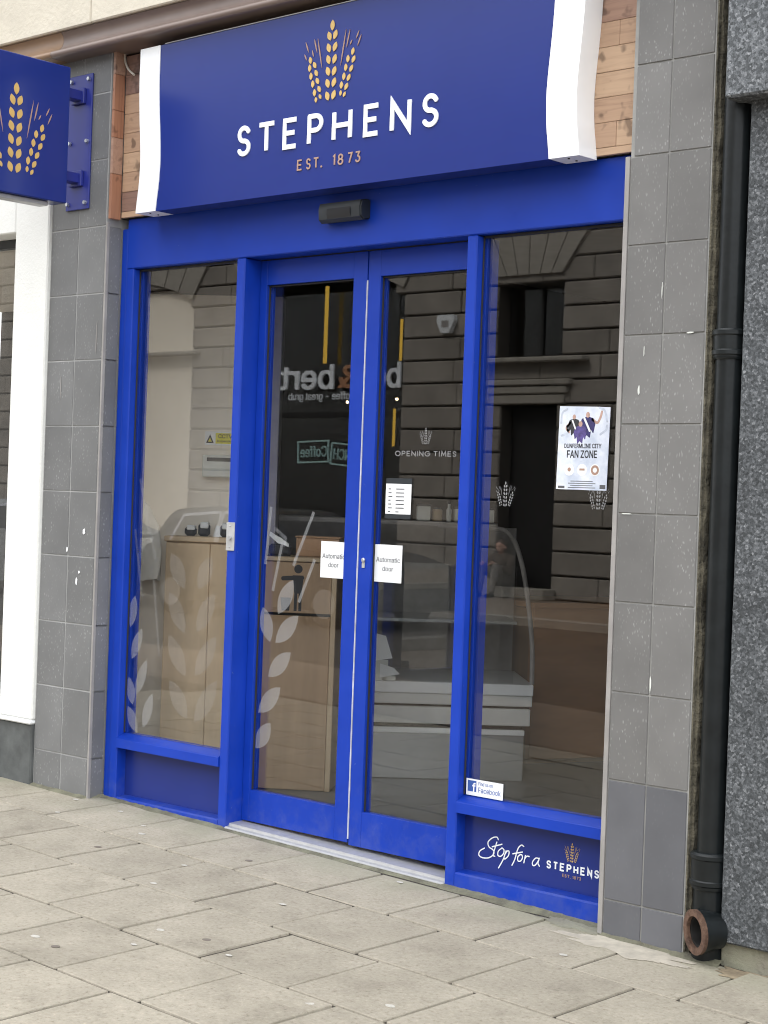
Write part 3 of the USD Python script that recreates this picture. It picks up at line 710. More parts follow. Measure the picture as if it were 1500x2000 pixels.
# loose white cable by the left end of the sign
single('cable', tube(smoothline([(-1.490, -0.03, 3.352), (-1.473, -0.035, 3.304), (-1.443, -0.04, 3.266), (-1.398, -0.045, 3.236)], 5), 0.005, 8), 'cable_white', 'short loose white cable hanging over the planks left of the sign', 'cable')

# ---------------------------------------------------------------- the big sign
sg = Thing('shop_sign', 'large navy box sign reading STEPHENS with gold wheat and white wavy ends', 'sign', (-0.08, -0.07, 2.605))
SYF, SZ0, SZ1 = -0.125, 2.602, 3.308


def wave_r(z):     # inner edge of the right white strip
    return float(np.interp(z, [2.60, 2.66, 2.765, 2.862, 2.993, 3.15, 3.31], [0.957, 0.944, 0.932, 0.933, 0.946, 0.957, 0.955]))


zz = np.linspace(SZ0, SZ1, 33)
wr = np.convolve(np.pad([wave_r(z) for z in zz], 3, 'edge'), np.ones(7) / 7, 'valid')
wl = -0.174 - wr              # the left end mirrors the right
STRIP = 0.130
face = Polygon([(a, z) for a, z in zip(wl, zz)] + [(a, z) for a, z in zip(wr[::-1], zz[::-1])])
sg.part('face_panel', extr(face, 0.100, O=(0, -0.0235, 0)), 'navy_vinyl', smooth=20)
for sgn, w in ((1, wr), (-1, wl)):
    o = [(a + sgn * STRIP, z) for a, z in zip(w, zz)]; i_ = [(a + sgn * 0.0006, z) for a, z in zip(w, zz)]
    strip = Polygon(o + i_[::-1])
    sg.part('end_strip', extr(strip.buffer(0), 0.1035, O=(0, -0.0235, 0)), 'sign_white', smooth=20)
for x_ in (-1.19, 1.02):
    for y_ in (-0.10, -0.055):
        b_ = trimesh.creation.cylinder(0.004, 0.003, sections=10); b_.apply_translation([x_, y_, SZ0 - 0.0012]); sg.part('screw', b_, 'gasket')
sg.part('top_lip', cb(-1.10, 0.925, -0.1285, -0.024, SZ1 + 0.0005, SZ1 + 0.004, 0.001), 'aluminium')
LX = [(-0.63, -0.549), (-0.509, -0.408), (-0.365, -0.282), (-0.228, -0.142), (-0.094, 0.011), (0.071, 0.153), (0.207, 0.311), (0.363, 0.446)]
for ch, (a, b) in zip('STEPHENS', LX):
    sg.part('letter', extr(glyph(ch, 0.124, 0.0190, a, 2.777, w=b - a), 0.005, O=(0, SYF, 0), z0=-0.002), 'letter_white', smooth=False)
for ch, x, w in zip('EST1873', (-0.279, -0.229, -0.190, -0.086, -0.058, -0.007, 0.035), (0.028, 0.025, 0.030, 0.014, 0.029, 0.026, 0.026)):
    sg.part('date_letter', extr(glyph(ch, 0.043, 0.0062, x, 2.686, w=w), 0.003, O=(0, SYF, 0), z0=-0.001), 'copper', smooth=False)
sg.part('date_letter', extr(Point(-0.146, 2.690).buffer(0.004), 0.003, O=(0, SYF, 0), z0=-0.001), 'copper', smooth=False)
for n_, s in emblem(0.300):
    sg.part(n_, extr(s, 0.003, O=(-0.125, SYF, 2.944), z0=-0.001), 'gold' if n_ == 'grain' else 'copper', smooth=False)

# ---------------------------------------------------------------- projecting sign on its bracket
ps = Thing('projecting_sign', 'square navy projecting sign with gold wheat, bolted to the left pillar', 'sign', (-1.71, -0.1, 2.66))
ps.part('sign_box', cb(-1.765, -1.665, -0.785, -0.185, 2.672, 3.277, 0.004), 'navy_vinyl')
ps.part('bottom_channel', cb(-1.752, -1.690, -0.72, -0.265, 2.652, 2.6715, 0.003), 'aluminium')
AX = ((0, 1, 0), (0, 0, 1), (1, 0, 0))
for n_, s in emblem(0.375):
    ps.part(n_, extr(s, 0.002, O=(-1.665, -0.490, 2.765), axes=AX, z0=-0.0005), 'gold' if n_ == 'grain' else 'copper', smooth=False)
ps.part('wall_plate', cb(-1.794, -1.630, -0.092, -0.0835, 2.662, 3.268, 0.002), 'navy_steel')
for z in (2.80, 3.17):
    ps.part('arm', cb(-1.745, -1.685, -0.1845, -0.0925, z - 0.022, z + 0.022, 0.003), 'navy_steel')
    ps.part('arm_flange', cb(-1.760, -1.670, -0.108, -0.0925, z - 0.035, z + 0.035, 0.003), 'navy_steel')
for x in (-1.775, -1.650):
    for z in (2.69, 2.965, 3.243):
        b = trimesh.creation.cylinder(0.009, 0.012, sections=6); b.apply_transform(trimesh.transformations.rotation_matrix(math.pi / 2, [1, 0, 0])); b.apply_translation([x, -0.098, z])
        ps.part('bolt', b, 'steel_bolt', smooth=False)

# ---------------------------------------------------------------- door sensor
ds = Thing('door_sensor', 'black motion sensor box on the blue board above the automatic doors', 'door sensor', (-0.12, -0.03, 2.49))
ds.part('housing', prism_x([(0.0008, 2.492), (-0.035, 2.486), (-0.052, 2.498), (-0.055, 2.535), (-0.048, 2.562), (-0.02, 2.568), (0.0008, 2.568)], -0.222, -0.002), 'black_plastic')
ds.part('end_cap', prism_x([(0.0004, 2.496), (-0.033, 2.490), (-0.049, 2.501), (-0.052, 2.534), (-0.045, 2.558), (-0.02, 2.564), (0.0004, 2.564)], -0.0018, 0.0045), 'black_plastic')
ds.part('lens', prism_x([(-0.0525, 2.50), (-0.0575, 2.515), (-0.0575, 2.532), (-0.0552, 2.538)], -0.175, -0.05), 'gasket')

# ---------------------------------------------------------------- cornice and stone above
def cornice(name, mat, x0, x1, label):
    c = Thing(name, label, 'cornice', ((x0 + x1) / 2, -0.08, 3.32))
    bead = arc(-0.158, 3.361, 0.022, 0.017, 250, 110, 9)
    cav = [(-0.148, 3.380), (-0.128, 3.392), (-0.112, 3.412), (-0.106, 3.436), (-0.110, 3.456), (-0.122, 3.470), (-0.122, 3.4735)]
    prof = [(0.06, 3.342), (-0.085, 3.342), (-0.10, 3.3445), (-0.14, 3.344)] + bead + cav + [(0.06, 3.4735)]
    c.part('moulding', prism_x(prof, x0, x1), mat, smooth=35)
    return c


cornice('cornice', 'cornice_brown', -1.830, 1.60, 'dark brown moulded cornice running above the big sign')
cornice('cornice', 'cornice_tan', -6.0, -1.832, 'tan brown length of cornice above the small projecting sign')
sw = Thing('stone_wall', 'beige stone wall above the brown cornice', 'wall', (-2, 0, 3.475))
zr = [3.4745] + [3.90 + 0.45 * k for k in range(16)]
for r, (z0, z1) in enumerate(zip(zr[:-1], zr[1:])):
    x = -7.0 + (0.45 if r % 2 else 0)
    while x < 6:
        sw.part('stone_block', cb(x + 0.002, x + 0.898, -0.140, 0.3, z0 + 0.001, z1 - 0.002, 0.006), 'stone_beige')
        x += 0.9
sw.part('backing', cb(-7, 6, -0.10, 0.35, 3.476, 10.64, 0), 'sandstone_back')

# ---------------------------------------------------------------- white rendered shopfront next door, left
wn = Thing('white_shopfront', 'white rendered neighbouring shopfront with dark plinth at the left edge', 'shopfront', (-3.0, 0, 0.05))
wn.part('render_pier', cb(-2.157, -1.9045, -0.100, 0.25, 0.340, 3.342, 0.006), 'render_white')
wn.part('render_head', cb(-5.5, -2.1572, -0.100, 0.25, 2.592, 3.342, 0.006), 'render_white')
wn.part('plinth', cb(-5.5, -1.9055, -0.098, 0.25, -0.02, 0.318, 0.006), 'plinth_dark')
wn.part('sill_lip', cb(-5.5, -1.905, -0.112, 0.2, 0.3185, 0.3395, 0.006), 'sign_white')
wn.part('pane', cb(-5.5, -2.158, 0.06, 0.066, 0.345, 2.591, 0), 'glass')
wn.part('window_frame', [cb(-2.19, -2.1575, 0.02, 0.0595, 0.345, 2.591, 0.003), cb(-5.5, -2.1905, 0.02, 0.0595, 2.55, 2.591, 0.003)], 'black_plastic')
wn.part('back_wall', cb(-5.5, -2.1, 2.2, 2.25, 0.0, 2.75, 0), 'wall_dark')
wn.part('ceiling', cb(-5.5, -2.1, 0.26, 2.2, 2.62, 2.66, 0), 'wall_beige')
wn.part('side_wall', cb(-2.11, -2.06, 0.26, 2.2, 0.0, 2.62, 0), 'wall_dark')
wn.part('floor', cb(-5.5, -2.1, 0.26, 2.2, 0.0, 0.05, 0), 'floor_grey')
wn.part('handrail', tube([(-2.5, 0.35, 1.9), (-2.75, 1.5, 1.3)], 0.02), 'black_plastic')
wn.part('handrail', tube([(-2.35, 0.5, 2.2), (-3.0, 1.2, 2.0)], 0.015), 'black_plastic')
wn.part('shelf', cb(-3.2, -2.4, 0.9, 1.3, 0.9, 1.4, 0.01), 'cardboard')

# ---------------------------------------------------------------- dark aggregate building next door, right
gw = Thing('aggregate_wall', 'dark grey exposed-aggregate wall at the right edge behind the downpipe', 'wall', (2.6, 0, 0))
gw.part('wall_panel', cb(1.712, 4.5, TY, 0.3, 0.035, 3.4, 0.006), 'aggregate')
gw.part('upper_wall', cb(1.75, 4.5, -0.08, 0.3, 4.61, 10.6, 0.008), 'aggregate')
gw.part('upper_block', cb(1.660, 4.5, -0.158, 0.3, 2.713, 4.6, 0.008), 'aggregate_pale')
gw.part('base_course', cb(1.70, 4.5, -0.055, 0.3, -0.08, 0.0345, 0.006), 'moss_cement')
gw.part('recess_back', cb(1.55, 1.7115, 0.06, 0.3, -0.1, 3.4, 0), 'plinth_dark')

dp_ = Thing('downpipe', 'black cast-iron downpipe with rusty open shoe beside the right tiled pillar', 'downpipe', (1.648, -0.03, -0.03))
PXC, PYC = 1.647, -0.045


def at_pipe(m):
    m = m.copy(); m.apply_translation([PXC, PYC, 0]); return m


dp_.part('pipe', at_pipe(lathe([(0, 0.22), (0.0445, 0.22), (0.0445, 3.3), (0, 3.3)], 32)), 'cast_iron')


def ring(z, r, h):
    return [(0.03, z - h), (r * 0.94, z - h), (r, z - h * 0.6), (r, z + h * 0.6), (r * 0.94, z + h), (0.03, z + h), (0.03, z - h)]


for z0, z1 in ((1.905, 1.985), (0.20, 0.30)):
    r0 = 0.057 if z0 > 1 else 0.066
    col = dp_.part('collar', at_pipe(lathe([(0.03, z0 - 0.01), (r0 - 0.009, z0 - 0.01), (r0 - 0.004, z0), (r0 - 0.004, z1), (r0 - 0.009, z1 + 0.008), (0.03, z1 + 0.012)], 32)), 'cast_iron')
    for z in (z0 + 0.012, z1 - 0.004):
        dp_.part('band', at_pipe(lathe(ring(z, r0, 0.010), 32)), 'cast_iron', under=col)
# shoe: an upright stub with an oblique open mouth towards the street
outer = m3.Manifold.cylinder(0.26, 0.052, 0.052, 40).translate([PXC, PYC, -0.06])
ang = math.radians(52)
mdir = np.array([-0.50, -0.86, -0.04]); mdir /= np.linalg.norm(mdir)


def along(m, d):
    z = np.array([0, 0, 1.0]); ax = np.cross(z, d); s = np.linalg.norm(ax); c = float(z @ d)
    T = trimesh.transformations.rotation_matrix(math.atan2(s, c), ax)
    return m.transform(np.array(T[:3], float))


MO = np.array([PXC + 0.046, PYC - 0.012, 0.066])      # the open mouth faces the street, a little to the left
mouth = along(m3.Manifold.cylinder(0.075, 0.058, 0.070, 48), mdir).translate(list(MO))
bore = along(m3.Manifold.cylinder(0.30, 0.046, 0.053, 48), mdir).translate(list(MO - 0.01 * mdir))
shoe = (outer + mouth) - bore
dp_.part('shoe', shoe, 'cast_iron', smooth=40)
lip = along(m3.Manifold.cylinder(0.013, 0.0712, 0.0725, 48) - m3.Manifold.cylinder(0.05, 0.0505, 0.0505, 48).translate([0, 0, -0.02]), mdir).translate(list(MO + 0.0755 * mdir))
dp_.part('mouth_rim', lip, 'rust', smooth=40)
dp_.part('bore_lining', along(m3.Manifold.cylinder(0.070, 0.0455, 0.0490, 40) - m3.Manifold.cylinder(0.2, 0.042, 0.047, 40).translate([0, 0, 0.012]), mdir).translate(list(MO + 0.005 * mdir)), 'void_black')
for z in (1.945, 0.255):
    for sx in (-1, 1):
        e = cb(PXC + sx * 0.045, PXC + sx * 0.075, 0.0, 0.012, z - 0.02, z + 0.02, 0.003)
        dp_.part('ear', e, 'cast_iron')

# ---------------------------------------------------------------- notices, stickers and posters on the glass
def sheetobj(name, label, x0, x1, z0, z1, y, mat='paper', cat='notice', t=0.0008):
    s = Thing(name, label, cat, ((x0 + x1) / 2, y, z0))
    s.part('sheet', cb(x0, x1, y - t, y, z0, z1, 0), mat)
    return s


for (x0, x1, lab) in ((-0.302, -0.1575, 'white paper reading Automatic door, on the left door leaf'), (-0.0095 + 0.002, 0.1365, 'white paper reading Automatic door, on the right door leaf')):
    y = 0.1115
    s = sheetobj('paper_notice', lab, x0, x1, 1.084, 1.231, y)
    c = (x0 + x1) / 2
    s.part('lettering', [flat_text('Automatic', 0.0185, (c, y - 0.0009, 1.163), width=0.124, centre=True), flat_text('door', 0.0185, (c, y - 0.0009, 1.128), width=0.056, centre=True)], 'ink_grey', smooth=False)
y = 0.1113
s = sheetobj('opening_hours_card', 'small white card of opening hours on a dark clear sleeve, right door leaf', 0.040, 0.172, 1.352, 1.470, y, 'paper', 'notice')
s.part('sleeve_band', cb(0.040, 0.174, y - 0.0006, y, 1.4705, 1.492, 0), 'black_plastic')
s.part('sleeve_band', cb(0.038, 0.172, y - 0.0006, y, 1.334, 1.3515, 0), 'black_plastic')
pr_ = []
for k, (d_, h_) in enumerate((('Mon', '7.30-4.00'), ('Tues', '7.30-4.00'), ('Wed', '7.30-4.00'), ('Thur', '7.30-4.00'), ('Fri', '7.30-4.00'), ('Sat', '8.00-4.00'), ('Sun', 'Closed'))):
    z = 1.448 - k * 0.0148
    pr_ += [sbox(0.055, z, 0.055 + 0.011 + 0.004 * (k % 3), z + 0.0035), sbox(0.094, z, 0.094 + (0.042 if k < 6 else 0.016), z + 0.0035)]
s.part('printed_lines', extr(union_all(pr_), 0.0004, O=(0, y - 0.0009, 0)), 'ink_grey', smooth=False)
ot, xe = stroke_word('OPENING TIMES', 0.021, 0.0035, 0.081, 1.578, 0.0052)
ot = affinity.scale(ot, 0.316 / (xe - 0.081), 1, origin=(0.081, 1.578))
o_ = Thing('opening_times_decal', 'frosted OPENING TIMES lettering with small wheat above the hours card', 'window lettering', (0.24, y, 1.57))
o_.part('lettering', extr(ot, 0.0006, O=(0, y, 0)), 'etched', smooth=False)
o_.part('wheat', [extr(sh, 0.0006, O=(0.232, y, 1.625)) for n_, sh in emblem(0.062)], 'etched', smooth=False)
for x, lab in ((0.682, 'small frosted wheat decal on the right window, left of the poster'), (1.092, 'small frosted wheat decal just below the fan zone poster')):
    single('wheat_decal', [extr(sh, 0.0006, O=(x, 0.0418, 1.398)) for n_, sh in emblem(0.088)], 'etched', lab, 'window decal', smooth=False)

yp = 0.0412
po = Thing('poster', 'white and blue fan zone poster taped inside the right window', 'poster', (1.02, yp, 1.466))
c4 = Polygon([(0.913, 1.466), (1.129, 1.464), (1.134, 1.754), (0.918, 1.760)])
po.part('sheet', extr(c4, 0.0008, O=(0, yp, 0)), 'poster_paper', smooth=False)
yq = yp - 0.0008
for mat_, x, z, k_ in (('ink_dark', 0.982, 1.690, 0.62), ('ink_navy', 1.040, 1.690, 0.80), ('ink_violet', 1.010, 1.664, 0.66)):
    b_ = [(-0.034, -0.028), (-0.040, 0.004), (-0.030, 0.028), (-0.010, 0.036), (0.010, 0.036), (0.028, 0.030), (0.038, 0.006), (0.030, -0.03), (0.018, -0.012), (0.012, -0.05), (-0.004, -0.038), (-0.016, -0.052), (-0.02, -0.014)]
    po.part('figure', extr(Polygon([(x + a_ * k_, z + c_ * k_) for a_, c_ in b_]).buffer(0.002), 0.0003, O=(0, yq - (0.0003 if mat_ == 'ink_violet' else 0), 0)), mat_, smooth=False)
arms = [LineString(smoothline([(1.06, 1.712), (1.08, 1.700), (1.092, 1.716), (1.098, 1.735)])), LineString(smoothline([(0.965, 1.70), (0.950, 1.682), (0.962, 1.668)]))]
po.part('arm', extr(union_all([a_.buffer(0.0045) for a_ in arms]), 0.0003, O=(0, yq, 0)), 'ink_skin', smooth=False)
po.part('sash', extr(union_all([LineString([(1.026, 1.715), (1.05, 1.672)]).buffer(0.004), LineString([(0.975, 1.708), (0.988, 1.68)]).buffer(0.003)]), 0.0003, O=(0, yq - 0.0004, 0)), 'paper', smooth=False)
for l_ in ([(0.926, 1.70), (0.93, 1.735), (0.95, 1.748)], [(1.088, 1.752), (1.11, 1.742), (1.122, 1.705)], [(0.930, 1.655), (0.955, 1.665), (0.952, 1.69)], [(1.095, 1.66), (1.118, 1.675), (1.122, 1.69)]):
    po.part('corner_swirl', extr(LineString(smoothline(l_)).buffer(0.004), 0.0003, O=(0, yq, 0)), 'ink_smoke', smooth=False)
po.part('faces', extr(union_all([affinity.scale(Point(x, z).buffer(r), 0.8, 1) for x, z, r in ((0.982, 1.721, .0085), (1.040, 1.728, .010), (1.010, 1.696, .010), (1.099, 1.738, .005))]), 0.0003, O=(0, yq - 0.0004, 0)), 'ink_skin', smooth=False)
po.part('lettering', [flat_text('DUNFERMLINE CITY', 0.0145, (1.022, yq, 1.612), width=0.158, centre=True, bold=True), flat_text('FAN ZONE', 0.025, (1.020, yq, 1.578), width=0.128, centre=True, bold=True)], 'ink_dark', smooth=False)
circ = []
for k in range(3):
    circ.append(Point(0.968 + k * 0.055, 1.535).buffer(0.021))
po.part('badge', extr(union_all(circ), 0.0003, O=(0, yq, 0)), 'paper', smooth=False)
po.part('badge_mark', extr(union_all([Point(0.968, 1.536).buffer(0.007), Point(1.078, 1.535).buffer(0.017).difference(Point(1.078, 1.535).buffer(0.009)), sbox(1.012, 1.533, 1.034, 1.540)]), 0.0003, O=(0, yq - 0.0004, 0)), 'copper', smooth=False)
po.part('small_print', extr(union_all([sbox(0.975 - 0.01 * (k % 2), 1.494 - 0.0075 * k, 1.07 + 0.012 * (k % 2), 1.4965 - 0.0075 * k) for k in range(4)] + [sbox(0.922, 1.470, 0.95, 1.478), sbox(1.10, 1.470, 1.124, 1.484)]), 0.0003, O=(0, yq, 0)), 'ink_grey', smooth=False)
fb = Thing('window_sticker', 'small white sticker with blue square, bottom corner of the right window', 'sticker', (0.638, 0.0412, 0.331))
fb.part('sheet', cb(0.5545, 0.726, 0.0404, 0.0412, 0.3315, 0.392, 0), 'paper')
fb.part('blue_square', extr(sbox(0.562, 0.346, 0.602, 0.386), 0.0003, O=(0, 0.0404, 0)), 'ink_blue', smooth=False)
fb.part('square_letter', flat_text('f', 0.030, (0.583, 0.0400, 0.347), bold=True), 'paper', smooth=False)
fb.part('lettering', [flat_text('Find us on', 0.0125, (0.612, 0.0404, 0.372), width=0.066), flat_text('Facebook', 0.0185, (0.612, 0.0404, 0.346), width=0.104)], 'ink_blue', smooth=False)

# frosted wheat on the side window and on the left door leaf
LEAF1 = [((-1.371, 0.942), (-1.396, 0.8)), ((-1.317, 0.799), (-1.379, 0.661)), ((-1.278, 0.663), (-1.342, 0.506)), ((-1.232, 0.521), (-1.287, 0.365)), ((-1.395, 0.58), (-1.362, 0.46)), ((-1.395, 0.45), (-1.326, 0.338))]
LEAF1B = [((-1.122, 0.591), (-0.997, 0.435)), ((-0.818, 0.617), (-0.953, 0.425)), ((-1.139, 0.786), (-1.018, 0.616)), ((-0.833, 0.803), (-0.958, 0.625)), ((-1.143, 0.972), (-1.033, 0.802)), ((-0.853, 0.982), (-0.957, 0.815)), ((-1.141, 1.143), (-1.044, 0.993)), ((-0.877, 1.14), (-0.956, 0.998))]
AWN1 = [((-1.387, 1.237), (-1.324, 0.938)), ((-1.365, 1.461), (-1.242, 1.111)), ((-1.248, 1.018), (-1.195, 0.685))]
LEAF2 = [((-0.455, 1.063), (-0.537, 0.918)), ((-0.418, 0.919), (-0.546, 0.798)), ((-0.629, 0.941), (-0.578, 0.799)), ((-0.455, 0.765), (-0.582, 0.654)), ((-0.508, 0.616), (-0.633, 0.499)), ((-0.559, 0.463), (-0.641, 0.348))]
AWN2 = [((-0.526, 1.219), (-0.573, 1.012)), ((-0.351, 1.346), (-0.458, 1.122)), ((-0.336, 1.154), (-0.419, 0.974)), ((-0.60, 1.36), (-0.622, 1.12))]


def window_wheat(label, y, sets, clip):
    w_ = Thing('frosted_wheat', label, 'window decal', ((clip[0] + clip[2]) / 2, y, clip[1]))
    for nm, l, wid, mat in sets:
        for a, b in l:
            s_ = (leaf(a, b, wid) if nm == 'leaf' else LineString([a, b]).buffer(wid / 2, cap_style='flat')).intersection(sbox(*clip))
            if s_.area > 1e-6:
                w_.part(nm, extr(s_, 0.0005, O=(0, y, 0)), mat, smooth=False)


window_wheat('large frosted wheat leaves and awns on the left side window', 0.0418, [('leaf', LEAF1, 0.058, 'frosted_side'), ('leaf', LEAF1B, 0.085, 'frosted_light'), ('awn', AWN1, 0.014, 'frosted_light')], (-1.402, 0.338, -0.75, 2.3))
window_wheat('large frosted wheat leaves and awns on the left door leaf', 0.1118, [('leaf', LEAF2, 0.074, 'frosted'), ('awn', AWN2, 0.015, 'frosted')], (-0.642, 0.18, -0.16, 2.2))

# ---------------------------------------------------------------- inside the shop
rm = Thing('shop_room', kind='structure')
rm.part('floor', cb(-2.049, 3.0, 0.15, 6.1, -0.08, 0.02, 0), 'floor_grey')
rm.part('left_wall', cb(-2.25, -2.05, 0.111, 6.1, 0.0205, 2.90, 0), 'wall_dark')
rm.part('nib_wall', cb(-2.049, -1.52, 0.111, 0.155, 0.0205, 2.90, 0), 'wall_beige')
rm.part('back_wall', cb(-2.049, 3.0, 6.0, 6.1, 0.0205, 2.90, 0), 'wall_dark')
rm.part('right_wall', cb(3.0, 3.1, 0.15, 6.1, 0.0205, 2.90, 0), 'wall_dark')
rm.part('front_wall', cb(1.5, 3.1, 0.36, 0.42, 0.0205, 2.90, 0), 'wall_dark')
rm.part('ceiling', cb(-2.049, 3.1, 0.12, 6.1, 2.78, 2.90, 0), 'ceiling_grey')
rm.part('lintel', cb(-2.049, 1.5, 0.108, 0.20, 2.42, 2.78, 0), 'wall_beige')

cu, cn = np.array([0.813, 0.582]), np.array([-0.582, 0.813])
CAB = np.array([-1.316, 0.774])


def obox(A, u, s0, s1, d0, d1, z0, z1, c=0.003):
    """A chamfered box set along direction u from A: s along, d behind."""
    v, f = vf(cb(s0, s1, d0, d1, z0, z1, c))
    n = np.array([-u[1], u[0]])
    xy = np.array(A) + v[:, :1] * u + v[:, 1:2] * n
    return trimesh.Trimesh(np.column_stack([xy, v[:, 2]]), f, process=False)


rm.part('partition_wall', obox(CAB, cu, -0.86, -0.0265, 0.10, 0.18, 0.0208, 2.36, 0.002), 'wall_beige')
rm.part('partition_edge', obox(CAB, cu, -0.026, 0.030, 0.10, 0.18, 1.124, 2.36, 0.002), 'grey_trim')
uc = Thing('plywood_counter', 'pale plywood-faced counter unit inside the left side window', 'counter', (-1.55, 0.8, 0.02))
uc.part('body', obox(CAB, cu, -0.463, -0.028, -0.048, 0.0995, 0.021, 1.176), 'ply')
for a_, b_ in ((-0.461, -0.25), (-0.247, -0.030)):
    uc.part('door_panel', obox(CAB, cu, a_, b_, -0.060, -0.0485, 0.03, 1.17, 0.002), 'ply')
uc.part('top', obox(CAB, cu, -0.47, -0.028, -0.068, 0.0995, 1.1765, 1.2015), 'ply')
bn = Thing('bin_cabinet', 'wood-laminate litter bin cabinet with black figure pictogram behind the left door', 'bin', (-1.2, 1.0, 0.02))
bn.part('body', obox(CAB, cu, 0.0, 0.352, 0.012, 0.295, 0.021, 1.10), 'laminate')
bn.part('top', obox(CAB, cu, -0.005, 0.358, -0.004, 0.297, 1.101, 1.122), 'wood_edge')
bn.part('upper_flap', obox(CAB, cu, 0.004, 0.325, 0.0, 0.0115, 0.858, 1.097, 0.002), 'laminate')
bn.part('lower_door', obox(CAB, cu, 0.004, 0.325, 0.0, 0.0115, 0.024, 0.845, 0.002), 'laminate')
bn.part('edge_strip', obox(CAB, cu, 0.327, 0.3515, -0.002, 0.0115, 0.022, 1.10, 0.002), 'wood_edge')
bn.part('flap_gap', obox(CAB, cu, 0.004, 0.325, 0.004, 0.0113, 0.8455, 0.8575, 0), 'void_black')
pic = union_all([Point(0.166, 1.066).buffer(0.020), LineString([(0.095, 1.02), (0.165, 1.025), (0.185, 1.025)]).buffer(0.010), Polygon([(0.140, 1.036), (0.192, 1.036), (0.186, 0.95), (0.150, 0.95)]), sbox(0.150, 0.868, 0.164, 0.955), sbox(0.172, 0.868, 0.186, 0.955), Polygon([(0.085, 0.93), (0.135, 0.93), (0.128, 0.868), (0.092, 0.868)])])
O3, nn = np.array([*(CAB - cn * 0.0001), 0]), np.array([*(-cn), 0])
bn.part('pictogram', extr(pic, 0.0012, O=O3, axes=((*cu, 0), (0, 0, 1), nn)), 'ink_dark', smooth=False)
for A_, s0, s1, z0, h, lab in ((CAB, -0.39, -0.335, 1.203, 0.045, 'black and white snack packet at the left end of the plywood counter'), (CAB, -0.325, -0.27, 1.203, 0.062, 'black packet with white cap beside others on the plywood counter'), (CAB, -0.22, -0.17, 1.203, 0.06, 'black packet at the right end of the plywood counter')):
    k = Thing('snack_packet', lab, 'packet', (*(A_ + cu * (s0 + s1) / 2 + cn * 0.07), z0))
    k.part('bag', obox(A_, cu, s0, s1, 0.0, 0.04, z0, z0 + h, 0.012), 'ink_dark')
    k.part('header', obox(A_, cu, s0 + 0.012, s1 - 0.004, -0.005, 0.035, z0 + h * 0.62, z0 + h + 0.006, 0.004), 'paper')
k = Thing('snack_packet', 'white folded card standing between the packets on the plywood counter', 'packet', (-1.5, 0.66, 1.203))
k.part('card', extr(Polygon([(0, 0), (0.045, 0), (0.03, 0.05), (0.015, 0.055)]), 0.004, O=(-1.531, 0.64, 1.203), axes=((*cu, 0), (0, 0, 1), nn)), 'paper')
k = Thing('snack_packet', 'black packet with ragged white label on top of the bin cabinet', 'packet', (*(CAB + cu * 0.07 + cn * 0.07), 1.123))
k.part('bag', obox(CAB, cu, 0.012, 0.12, 0.04, 0.10, 1.123, 1.18, 0.012), 'ink_dark')
k.part('label', extr(Polygon([(0.02, 0.115), (0.045, 0.10), (0.075, 0.085), (0.11, 0.06), (0.112, 0.044), (0.085, 0.055), (0.06, 0.06), (0.035, 0.08), (0.018, 0.095)]), 0.012, O=(*(CAB + cn * 0.035), 1.123), axes=((*cu, 0), (0, 0, 1), nn)), 'paper')
bx = Thing('cardboard_box', 'orange-brown box on the bin cabinet behind the left notice', 'box', (*(CAB + cu * 0.24 + cn * 0.2), 1.123))
bx.part('body', obox(CAB, cu, 0.13, 0.34, 0.12, 0.28, 1.123, 1.212, 0.003), 'cardboard')
bx.part('lid_flap', obox(CAB, cu, 0.125, 0.345, 0.115, 0.285, 1.2125, 1.220, 0.002), 'cardboard')

# white coat hanging on the partition wall
nn3, cu3, cn3 = nn, np.array([*cu, 0]), np.array([*cn, 0])
W0 = np.array([*(CAB + cn * 0.0995), 0])
sec = []
for z, sc, ws, wd_ in ((1.392, -0.648, 0.014, 0.016), (1.372, -0.646, 0.034, 0.030), (1.33, -0.632, 0.062, 0.040), (1.24, -0.610, 0.082, 0.046), (1.12, -0.600, 0.092, 0.048), (1.03, -0.598, 0.090, 0.046), (0.985, -0.598, 0.084, 0.042)):
    t = np.linspace(0, 2 * math.pi, 36, endpoint=False)
    fold = 1 + 0.13 * np.sin(5 * t + z * 11) * np.clip((1.40 - z) / 0.3, 0, 1)
    pos = W0 + np.outer(sc + ws * np.cos(t) * fold, cu3) - np.outer(0.052 + wd_ * np.sin(t) * fold, cn3)
    pos[:, 2] = z + 0.006 * np.sin(3 * t)
    sec.append(pos)
sv = np.concatenate(sec); sfc = []
for i in range(len(sec) - 1):
    for j in range(36):
        a, b = i * 36 + j, i * 36 + (j + 1) % 36
        sfc += [(a, b, b + 36), (a, b + 36, a + 36)]
sfc += [(0, j + 1, j) for j in range(1, 35)]
ct = Thing('white_coat', 'white work coat hanging on the wall inside the left side window', 'coat', (*(W0 + cu3 * -0.6)[:2], 0.98))
ct.part('body', trimesh.Trimesh(sv, np.array(sfc), process=False), 'cloth_white', smooth=60)
P_ = lambda s_, d_, z_: tuple(W0 + cu3 * s_ - cn3 * d_ + np.array([0, 0, z_]))
ct.part('sleeve', tube(smoothline([P_(-0.655, 0.09, 1.35), P_(-0.64, 0.112, 1.26), P_(-0.62, 0.115, 1.15), P_(-0.612, 0.108, 1.06)]), 0.028, 12), 'cloth_white', smooth=60)
ct.part('hook', cb(-0.006, 0.006, -0.006, 0.006, 0, 0.03, 0.002).translate([*(W0 + cu3 * -0.648 - cn3 * 0.03)[:2], 1.385]), 'steel_bolt')

